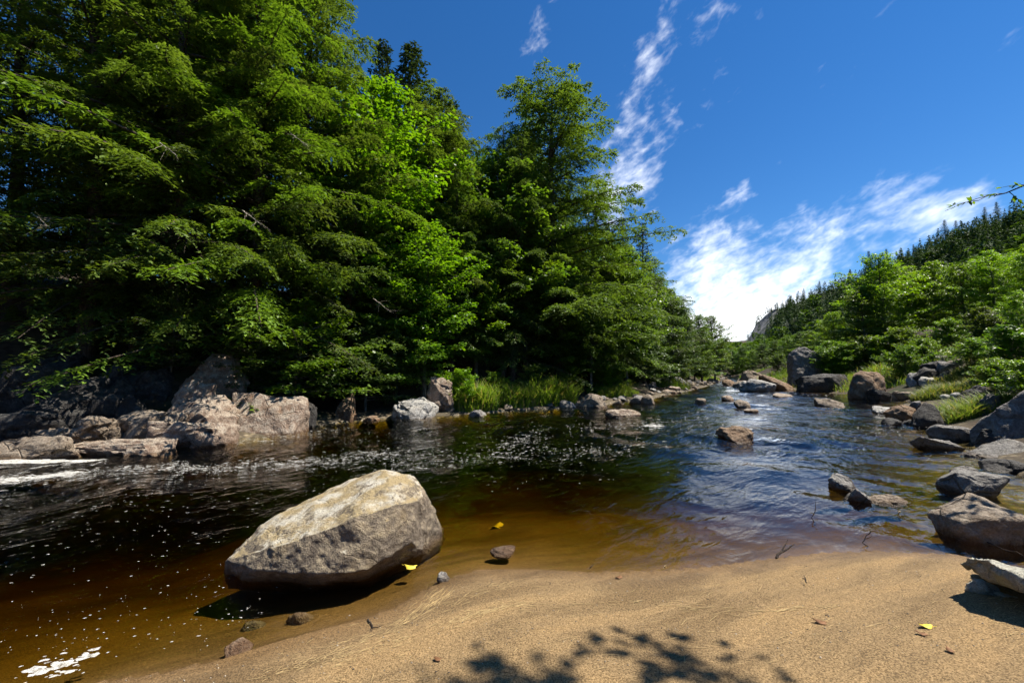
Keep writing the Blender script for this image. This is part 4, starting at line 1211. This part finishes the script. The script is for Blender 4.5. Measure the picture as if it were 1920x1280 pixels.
for con, nm, lb, mt in ((True, 'distant_conifer_forest', 'dark conifer forest covering the upper hill', 'farleaf'), (False, 'distant_broadleaf_forest', 'green broadleaf forest covering the foot of the hill', 'farbroad')):
    Q = np.concatenate(masses[con])
    V = Q.reshape(-1, 3)
    link(nm, mesh_np(nm, V, np.arange(len(V)).reshape(-1, 4), (M[mt],)), label=lb, cat='forest', kind='stuff')
RG = 'spruces standing out on the ridge'
for k, (px, py, hh, lb) in enumerate((
        (1921, 392, 8, 'spruce on the ridge cut by the right edge'), (1897, 396, 9, 'ridge spruce next to the one cut by the right edge'), (1868, 378, 13, 'tall thin spruce spire at the highest visible part of the ridge'),
        (1845, 388, 11, 'thin ridge spruce just left of the tall spire'), (1792, 413, 15, 'right one of the twin pointed spruces on the ridge'), (1770, 412, 15, 'left one of the twin pointed spruces on the ridge'),
        (1738, 452, 11, 'spruce on the ridge below the twin spruces'), (1712, 458, 11, 'broad spruce on the ridge above the bright trees'), (1690, 465, 11, 'spruce left of the broad one on the ridge'),
        (1662, 466, 13, 'dark spruce with a rounded top on the ridge'), (1627, 470, 15, 'lone bare topped spruce rising at the middle of the ridge'), (1594, 504, 11, 'spruce left of the lone bare topped one'),
        (1560, 527, 8, 'small spruce halfway along the ridge'), (1537, 526, 9, 'small pointed spruce nearer the cliff'), (1508, 540, 7, 'low spruce on the shoulder of the ridge'), (1480, 552, 6, 'lowest spruce above the cliff edge'))):
    Y = np.interp(px, [1392, 1418, 1450, 1500, 1560, 1640, 1700, 1760, 1840, 1920, 2050], [400, 375, 350, 320, 290, 255, 232, 212, 190, 172, 150])
    top = at_depth(px, py, Y)
    near = Hn.reshape(-1, 3)[np.argmin(np.hypot(Hn[..., 0] - top[0], Hn[..., 1] - top[1]))]
    zr = min(near[2], top[2] - 5) - .8
    tree('spr%d' % (k % 2), top[0], top[1], top[2] - zr, lb, 'spruce', 'ridge_spruce', group=RG, z=zr, wide=1.15)

# bank trees at the far end of the river and between bank and hill
FG = 'trees at the far end of the river'
for k, (px, py, Y, lb) in enumerate(((1372, 655, 105, 'leftmost low tree at the far end of the river'), (1390, 650, 98, 'tree second from the far end of the river'), (1410, 655, 92, 'round tree above the reddish low rock'),
                                     (1430, 645, 86, 'tree above the humped rock'), (1452, 638, 82, 'taller tree behind the pale rock group'), (1476, 630, 76, 'tree left of and behind the tall monolith'),
                                     (1500, 622, 72, 'tree rising behind the top of the tall monolith'), (1540, 608, 66, 'tree behind the right flank of the monolith'))):
    T(('map0', 'map1', 'dec2')[k % 3], px, py, Y, lb, group=FG, wide=1.35)
rng = np.random.default_rng(5)
for k in range(26):
    px = rng.uniform(1480, 1960); Y = np.interp(px, [1480, 1960], [78, 34]) * rng.uniform(.8, 1.1)
    top = at_depth(px, np.interp(px, [1480, 1640, 1920], [640, 545, 500]) + rng.uniform(0, 50), Y)
    g0 = max(tz(top[0], top[1]), 0)
    h = top[2] - g0
    if h < 3: continue
    tree(('dec0', 'map1', 'dec1', 'map0')[k % 4], top[0], top[1], min(h, 13), 'broadleaf tree in the green belt between right bank and hill', 'tree', 'belt_tree', group='green belt of trees below the hill', wide=1.25)

# the tree behind the camera on the right whose boughs shade the beach and reach into the frame
tree('dec1', 11.0, -2.2, 9.5, 'broadleaf tree right of the beach casting leaf shadows on the sand', 'tree', 'broadleaf_tree', rot=.6, wide=1.1)
def leafy_bough(pts, label, seed, n_tw=12, tw=.5):
    """an overhanging bough: wood and leaves"""
    rng = np.random.default_rng(seed)
    pts = np.array(pts, float); c = pts[0].copy(); pts -= c
    t = np.linspace(0, 1, len(pts)); tt = np.linspace(0, 1, 14)
    B = np.stack([np.interp(tt, t, pts[:, i]) for i in range(3)], 1); B[1:] += rng.normal(0, .02, (13, 3))
    paths = [(B, .03 * (1 - tt * .85))]
    Q = []
    for k in range(n_tw):
        u = rng.uniform(.35, 1) if k else 1
        p = np.array([np.interp(u, tt, B[:, i]) for i in range(3)])
        d = (B[-1] - B[0]) / np.linalg.norm(B[-1]) * .7 + rng.normal(0, .55, 3) * np.array([1, 1, .5]); d /= np.linalg.norm(d)
        L = tw * rng.uniform(.5, 1.1)
        s = np.linspace(0, 1, 5)[:, None]
        tp = p + d * L * s - np.array([0, 0, .15 * L]) * s ** 2
        paths.append((tp, .007 * (1 - np.linspace(0, .7, 5))))
        n = int(L / .035)
        f = rng.uniform(.15, 1, n)[:, None]
        P = p + d * L * f - np.array([0, 0, .15 * L]) * f ** 2
        ld = rng.normal(0, .7, (n, 3)) + d; ld[:, 2] -= .3; ld /= np.linalg.norm(ld, axis=1)[:, None]
        up = np.array([0, 0, 1.]) + rng.normal(0, .35, (n, 3))
        sd = np.cross(ld, up); sd /= np.linalg.norm(sd, axis=1)[:, None]
        ll = .085 * rng.uniform(.6, 1.2, (n, 1))
        Q.append(np.stack([P, P + ld * ll * .45 + sd * ll * .3, P + ld * ll, P + ld * ll * .45 - sd * ll * .3], 1))
    e = bpy.data.objects.new('leafy_branch', None); COL.objects.link(e); e.location = c
    tag(e, label, 'branch', 'boughs overhanging the beach')
    V, F = tubes(paths, 5)
    link('wood', mesh_np('wood', V, F, (M['twig'],), True), e)
    V = np.concatenate(Q).reshape(-1, 3)
    link('leaves', mesh_np('leaves', V, np.arange(len(V)).reshape(-1, 4), (M['broadleaf'],)), e)
    return e


S = np.array(TO_SUN)
def up_sun(px, py, h):
    g = onz(px, py, .2); return g + S * (h - .2) / S[2]
leafy_bough([(11.0, -2.2, 4.2), up_sun(1250, 1420, 6.3), up_sun(965, 1300, 6.5)], 'leafy bough above the beach whose shadow falls at the lower middle', 1, 46, .62)
leafy_bough([(11.0, -2.2, 3.6), up_sun(1600, 1380, 5.4), up_sun(1275, 1222, 5.6)], 'leafy bough above the beach whose narrow shadow falls right of the middle', 2, 30, .45)
leafy_bough([(8.6, 1.5, 3.4), up_sun(2000, 960, 3.6), up_sun(1880, 975, 3.4)], 'leafy bough shading the rounded tan boulder', 3, 14, .5)
leafy_bough([at_depth(2120, 300, 6.4), at_depth(1960, 335, 6.3), at_depth(1830, 375, 6.2)], 'thin twig with a few leaves reaching in from the right edge', 4, 9, .45)

# ------------------------------------------------------------------ grass
def grass_patch(blobs, n, hgt, label, seed):
    rng = np.random.default_rng(seed)
    V = []
    for (px, py, rx, ry) in blobs:
        c = onland(px, py)
        k = n // len(blobs)
        r = np.sqrt(rng.uniform(0, 1, k)); a = rng.uniform(0, 6.28, k)
        P = np.c_[c[0] + rx * r * np.cos(a), c[1] + ry * r * np.sin(a)]
        hh, _, dd = terrain(P)
        ok = dd > .08
        P, hh, r = P[ok], hh[ok], r[ok]
        k = len(P)
        h = hgt * rng.uniform(.3, 1.2, k) * (1.1 - .5 * r) * (1 + .35 * vnoise(np.c_[P * 2.2, np.zeros(len(P))], 6))
        th = rng.uniform(0, 6.28, k); bend = rng.uniform(.15, .95, k) * h
        b = np.c_[P, hh - .02]
        d = np.c_[np.cos(th), np.sin(th), np.zeros(k)]
        s = np.c_[-np.sin(th), np.cos(th), np.zeros(k)] * (.006 + .012 * hgt)
        m_ = b + d * bend[:, None] * .35 + np.c_[np.zeros((k, 2)), h * .6]
        t_ = b + d * bend[:, None] + np.c_[np.zeros((k, 2)), h * .92]
        V.append(np.stack([b - s, b + s, m_ + s * .8, m_ - s * .8], 1)); V.append(np.stack([m_ - s * .8, m_ + s * .8, t_, t_ - d * .004], 1))
    V = np.concatenate(V).reshape(-1, 3)
    link('grass', mesh_np('grass', V, np.arange(len(V)).reshape(-1, 4), (M['grass'],)), label=label, cat='grass', kind='stuff')


grass_patch([(940, 762, 1.6, .9), (890, 768, 1.0, .6), (1000, 757, 1.5, .9), (1040, 752, 1.0, .8)], 11000, 1.05, 'tall bright grass on the far shore', 1)
grass_patch([(1142, 745, 1.3, .8), (1170, 741, .8, .6)], 3200, .7, 'bright grass tuft beside the white boulder', 2)
grass_patch([(1275, 726, 2.2, 1.2), (1330, 712, 3, 2), (1352, 706, 4, 3)], 4000, .8, 'thin grass along the upstream far shore', 3)
grass_patch([(1780, 735, 1.6, 1.3), (1810, 712, 1.8, 1.5), (1755, 745, 1.2, .8), (1840, 700, 1.6, 1.4)], 13000, .55, 'bright grass on the right bank below the heap of rocks', 4)
grass_patch([(1800, 775, 1.0, .8), (1785, 790, .7, .5), (1850, 770, .8, .6)], 6000, .5, 'shaded grass between the black rock and the huge rock', 5)
grass_patch([(1850, 640, 5, 3), (1780, 640, 5, 3)], 7000, .7, 'sunlit grass high on the right slope', 6)
grass_patch([(1600, 712, 5, 4), (1660, 706, 4, 4), (1560, 706, 6, 5), (1700, 700, 4, 4), (1480, 710, 5, 4)], 9000, .7, 'thin grass behind the boulders of the upstream right bank', 8)
grass_patch([(1405, 704, 6, 4), (1465, 703, 5, 4)], 5000, .8, 'grass at the far end of the right bank', 7)

# ------------------------------------------------------------------ foam on the water
def foam_flecks():
    rng = np.random.default_rng(8)
    pts = []     # x, y, size
    def line(chain, n, wpx, smin, smax, power=1.0):
        c = np.array(chain, float)
        sg = np.linalg.norm(np.diff(c, axis=0), axis=1); cm = np.r_[0, np.cumsum(sg)]
        for _ in range(n):
            s = rng.uniform(0, cm[-1])
            s = cm[-1] * (.5 * (s / cm[-1]) + .5 * (np.sin(s / cm[-1] * 40 + chain[0][0]) * .012 + s / cm[-1]))
            i = min(max(np.searchsorted(cm, s, 'right') - 1, 0), len(sg) - 1)
            p = c[i] + (c[i + 1] - c[i]) * ((s - cm[i]) / sg[i])
            p = p + rng.normal(0, 1, 2) * np.array([wpx * 3, wpx])
            if p[1] < 735 or p[1] > 1290: continue
            g = onz(*p)
            pts.append((g[0], g[1], (smin + (smax - smin) * rng.uniform() ** 2.2) * rng.uniform(.6, 1)))
    line([(-10, 905), (120, 893), (260, 885), (420, 868), (560, 862), (700, 853), (760, 850)], 1100, 4.5, .008, .05)
    line([(-10, 905), (60, 898), (140, 891)], 260, 2.6, .03, .09)
    line([(300, 885), (500, 872), (700, 858), (850, 848)], 500, 6, .01, .04)
    line([(720, 878), (860, 862), (1000, 848), (1180, 842), (1230, 830)], 620, 7, .008, .042)
    line([(930, 846), (990, 815), (1010, 812)], 160, 5, .015, .05)
    line([(1080, 800), (1200, 796), (1260, 792)], 200, 5, .015, .05)
    line([(1210, 797), (1240, 799)], 120, 1.5, .03, .09)
    line([(1260, 800), (1330, 770), (1400, 745)], 160, 10, .02, .05)
    line([(600, 830), (900, 815), (1200, 800)], 200, 10, .008, .03)
    line([(1640, 775), (1700, 775)], 90, 1.5, .03, .08)
    line([(1450, 735), (1640, 742)], 90, 2, .03, .07)
    line([(1600, 810), (1740, 800)], 90, 8, .02, .04)
    line([(1440, 860), (1560, 830)], 60, 14, .012, .03)
    line([(1700, 855), (1860, 870)], 60, 9, .012, .03)
    line([(430, 830), (560, 815), (660, 800)], 200, 3, .012, .04)
    line([(0, 960), (400, 930), (620, 905)], 160, 22, .008, .022)
    line([(0, 1020), (250, 1010), (430, 1000)], 70, 30, .008, .022)
    line([(-10, 1140), (200, 1130), (420, 1110), (640, 1090)], 100, 42, .004, .020)
    line([(-10, 1210), (120, 1200), (260, 1190), (450, 1150)], 80, 26, .005, .020)
    line([(830, 900), (1250, 880), (1330, 860)], 60, 14, .008, .02)
    line([(60, 1268), (130, 1240), (150, 1230)], 26, 9, .012, .05)
    line([(90, 1262), (130, 1245), (180, 1212)], 30, 6, .02, .10)
    # the broad white foam sheet under the ledge
    for _ in range(1900):
        u = rng.uniform(0, 1) ** 1.25; px = -60 + 235 * u
        wv = 6.5 * (1 - u) ** .8 * (.6 + .4 * math.sin(px * .09) + .25 * math.sin(px * .31))
        py = 867 - 3 * u + rng.normal(0, .55) * wv
        g = onz(px, np.clip(py, 857, 884))
        pts.append((g[0], g[1], rng.uniform(.03, .13)))
    return np.array(pts)


FP = foam_flecks()
hh, _, dd = terrain(FP[:, :2])
FP = FP[dd < -.04]
rng = np.random.default_rng(4)
nF = len(FP)
k8 = 8
ang = np.arange(k8) * 2 * math.pi / k8
fr_ = rng.uniform(.5, 1.15, (nF, k8)) * FP[:, 2:3] * .50
far_ = (np.hypot(FP[:, 0], FP[:, 1]) > 4.6)
flow = np.radians(17) + rng.normal(0, .22, nF)
fr_ *= rng.uniform(.8, 1.2, (nF, 1))
lng = np.where(far_, 1 + 2.4 * rng.uniform(0, 1, nF) ** 2, 1.0)[:, None]
ex, ey = np.cos(ang)[None, :] * fr_ * 1.3 * lng, np.sin(ang)[None, :] * fr_ * .75 / lng ** .3
X = FP[:, 0:1] + ex * np.cos(flow)[:, None] - ey * np.sin(flow)[:, None]
Yv = FP[:, 1:2] + ex * np.sin(flow)[:, None] + ey * np.cos(flow)[:, None]
flat = np.c_[X.ravel(), Yv.ravel()]
wz = water_h(flat) * np.clip(-terrain(flat)[2] / .5 + .12, .12, 1)
rimv = np.c_[flat, wz + .004].reshape(nF, k8, 3)
cen = rimv.mean(1, keepdims=True) + np.array([0, 0, 1.0]) * (FP[:, 2] * .08 + .001)[:, None, None]
FV = np.concatenate([rimv, cen], 1).reshape(-1, 3)
b0 = np.arange(nF)[:, None] * (k8 + 1)
i0 = np.arange(k8)[None, :]
FF = np.stack([b0 + i0, b0 + (i0 + 1) % k8, b0 + k8 + 0 * i0], -1).reshape(-1, 3)
link('foam', mesh_np('foam', FV, FF, (M['foam'],), True), label='white foam flecks drifting on the dark water', cat='foam', kind='stuff')

# ------------------------------------------------------------------ things lying on the beach and in the shallows
def onbed(px, py):
    g = onz(px, py, 0)
    for _ in range(25): g = onz(px, py, .5 * g[2] + .5 * tz(g[0], g[1]))
    return g


def leaf_thing(px, py, size, mat, label, seed, z=None, name='fallen_leaf'):
    rng = np.random.default_rng(seed)
    g = onbed(px, py) if z is None else onz(px, py, z)
    g[2] += .004
    n = 14
    a = np.arange(n) * 2 * math.pi / n
    r = size * (1 + .22 * np.cos(a * 5) * rng.uniform(.4, 1) + rng.normal(0, .06, n))
    rim = np.c_[r * np.cos(a), r * .62 * np.sin(a), .02 * np.sin(a * 2 + 1) * size / .05 * .5 + .008]
    V = np.r_[rim, [[0, 0, .002]]]
    th = rng.uniform(0, 6.28); c, s = math.cos(th), math.sin(th)
    V = V @ np.array([[c, s, 0], [-s, c, 0], [0, 0, 1]])
    # a thin solid blade with a stalk
    V2 = V - np.array([0, 0, .0015])
    k = n + 1
    F = [(i, (i + 1) % n, n) for i in range(n)] + [(k + (i + 1) % n, k + i, k + n) for i in range(n)]
    for i in range(n): F += [(i, k + i, k + (i + 1) % n), (i, k + (i + 1) % n, (i + 1) % n)]
    me = mesh_np(name, np.r_[V, V2], np.array(F), (M[mat],), True)
    e = link(name, me, loc=g, label=label, cat='leaf')
    st = np.array([[c * size * .8, s * size * .8, .004], [c * size * 1.6, s * size * 1.6, .012]])
    tv, tf = tubes([(st, np.array([.0016, .001]))], 4)
    link('stalk', mesh_np('stalk', tv, tf, (M[mat],)), e)
    return e


leaf_thing(770, 1064, .052, 'yellowleaf', 'bright yellow leaf floating between the boulder and the sand', 1, z=.004)
leaf_thing(932, 987, .085, 'yellowleaf', 'yellow leaf under the amber water right of the boulder', 2)
leaf_thing(1736, 1176, .030, 'yellowleaf', 'small yellow leaf on the sand at the right', 3)
leaf_thing(1538, 1168, .030, 'brownleaf', 'dark brown leaf on the sand below the twig in the water', 4)
leaf_thing(1728, 1190, .022, 'brownleaf', 'small brown leaf just below the yellow leaf on the sand', 5)
leaf_thing(1782, 1222, .020, 'brownleaf', 'curled dark leaf near straws at the lower right', 6)
leaf_thing(1160, 1084, .026, 'brownleaf', 'dead leaf on the sand near the water in the middle', 7)
leaf_thing(820, 1280 - 42, .0001 + .02, 'brownleaf', 'tiny dark leaf scrap at the lower middle of the sand', 8)


def twig(pixels, label, rad=.004, name='twig', mat='twig', branches=2, seed=0):
    rng = np.random.default_rng(seed)
    pts = []
    for px, py, z in pixels:
        g = onz(px, py, z); pts.append(g)
    pts = np.array(pts); c = pts[0].copy(); pts = pts - c
    t = np.linspace(0, 1, len(pts)); tt = np.linspace(0, 1, 9)
    B = np.stack([np.interp(tt, t, pts[:, i]) for i in range(3)], 1); B[1:-1] += rng.normal(0, .006, (7, 3))
    paths = [(B, rad * (1 - .6 * tt))]
    L = np.linalg.norm(B[-1])
    for k in range(branches):
        u = rng.uniform(.3, .8); p = np.array([np.interp(u, tt, B[:, i]) for i in range(3)])
        d = B[-1] / L + rng.normal(0, .6, 3); d[2] = abs(d[2]) * .6
        paths.append((np.array([p, p + d * L * .15, p + d * L * .28 + np.array([0, 0, .01])]), np.array([rad * .6, rad * .45, rad * .2])))
    V, F = tubes(paths, 6)
    return link(name, mesh_np(name, V, F, (M[mat],), True), loc=c, label=label, cat='twig')


twig([(1456, 1046, .01), (1464, 1036, .03), (1489, 1020, .07)], 'crooked stick lying at the water edge of the beach', .012, 'stick', seed=1)
twig([(1528, 985, -.05), (1525, 968, .06), (1530, 955, .12), (1528, 938, .19)], 'thin dark twig standing upright in the shallows', .005, seed=2, branches=1)
twig([(1625, 1027, -.02), (1617, 1012, .04), (1633, 995, .12)], 'forked dark twig rising from the water beside the sand', .005, seed=3)
twig([(1687, 968, -.02), (1683, 956, .05)], 'short pale stub of reed standing in the shallows', .007, mat='straw', seed=4, branches=0)
twig([(1244, 1066, .02), (1250, 1058, .05)], 'short pale reed stub at the water edge in the middle', .005, mat='straw', seed=5, branches=0)
twig([(1830, 1010, .012), (1880, 1028, .012), (1935, 1046, .012)], 'long thin dark stick floating below the rounded tan boulder', .006, 'stick', seed=6, branches=0)
twig([(1536, 1166, .17), (1553, 1152, .18), (1557, 1166, .17)], 'thin bent twig beside the dark brown leaf', .0025, seed=7)
twig([(1682, 1200, .17), (1710, 1219, .17)], 'straight straw coloured twig at the lower right', .003, mat='straw', seed=8, branches=0)
twig([(1898, 1234, .18), (1908, 1246, .18), (1925, 1258, .19)], 'dark stick stub at the lower right corner', .007, 'stick', seed=9, branches=1)
twig([(1776, 1228, .17), (1788, 1212, .19), (1800, 1205, .18)], 'dry brown twig by the curled dark leaf', .0035, seed=10)
twig([(1512, 1092, .14), (1508, 1078, .14)], 'short brown twig lying on the smooth sand below the stick', .004, seed=11, branches=0)
twig([(1105, 1066, .01), (1112, 1058, .01)], 'tiny twig at the waterline in the middle', .003, seed=12, branches=0)
twig([(690, 1160, .03), (697, 1176, .05), (693, 1186, .04)], 'dark twig poking from the sand at the left slope', .005, seed=13)

# drifted straw and needles in lines on the sand
rng = np.random.default_rng(15)
paths = []
lines = [[(560, 1235), (700, 1180), (840, 1120), (960, 1085)], [(620, 1250), (800, 1190), (950, 1140), (1150, 1125), (1300, 1135)], [(740, 1170), (800, 1120), (830, 1095)],
         [(480, 1262), (640, 1222), (760, 1190)], [(820, 1180), (900, 1150), (1000, 1130)], [(1250, 1140), (1420, 1160), (1560, 1155)]]
for ln in lines:
    c = np.array(ln, float)
    for _ in range(90):
        i = rng.integers(len(c) - 1); u = rng.uniform()
        p = c[i] + (c[i + 1] - c[i]) * u + rng.normal(0, 1, 2) * np.array([14, 5])
        q = p + (c[i + 1] - c[i]) / np.linalg.norm(c[i + 1] - c[i]) * rng.uniform(6, 26) + rng.normal(0, 3, 2)
        g1, g2 = onz(p[0], p[1], .1), onz(q[0], q[1], .1)
        paths.append((g1, g2))
for _ in range(260):
    p = np.array([rng.uniform(500, 1930), rng.uniform(1080, 1285)]); q = p + rng.normal(0, 1, 2) * np.array([16, 7])
    paths.append((onz(p[0], p[1], .12), onz(q[0], q[1], .12)))
A = np.array(paths)
hz = terrain(A.reshape(-1, 3)[:, :2])[0]; A = A.reshape(-1, 3); A[:, 2] = hz + .003; A = A.reshape(-1, 2, 3)
keep = (terrain(A[:, 0, :2])[2] > .03) & (terrain(A[:, 1, :2])[2] > .03)
V, F = tubes([(np.array([a, (a + b) / 2 + np.array([0, 0, .002]), b]), np.array([.0008, .0011, .0006])) for a, b in A[keep]], 4)
link('straw_litter', mesh_np('straw_litter', V, F, (M['straw'],)), label='drifted straw and needles in lines on the sand', cat='litter', kind='stuff')

# coarse grit on the sand
rng = np.random.default_rng(61)
n = 2600
gp = np.array([onz(rng.uniform(-50, 1960), 1040 + 250 * rng.uniform() ** 1.1, .1)[:2] for _ in range(n)])
hh, sw, dd = terrain(gp)
ok = (dd > .02) & (sw > .6)
gp, hh = gp[ok], hh[ok]
n = len(gp)
r_ = .0016 + .0048 * rng.uniform(0, 1, n) ** 5
octa = np.array([[1, 0, 0], [0, 1, 0], [-1, 0, 0], [0, -1, 0], [0, 0, .8], [0, 0, -.8]])
of = np.array([[0, 1, 4], [1, 2, 4], [2, 3, 4], [3, 0, 4], [1, 0, 5], [2, 1, 5], [3, 2, 5], [0, 3, 5]])
V = np.c_[gp, hh + r_ * .2][:, None, :] + octa[None] * (r_[:, None, None] * rng.uniform(.6, 1.3, (n, 6, 1)))
F = (np.arange(n)[:, None, None] * 6 + of[None]).reshape(-1, 3)
m, nt = new_mat('grit')
c = nt.mix(nt.n('ShaderNodeNewGeometry').outputs['Random Per Island'], (0.05, 0.035, 0.022), (0.42, 0.36, 0.27))
finish(m, nt, nt.n('ShaderNodeBsdfPrincipled', ins={'Base Color': c, 'Roughness': .8}).outputs[0])
link('gravel', mesh_np('gravel', V.reshape(-1, 3), F, (m,)), label='coarse grit scattered on the sand', cat='gravel', kind='stuff')
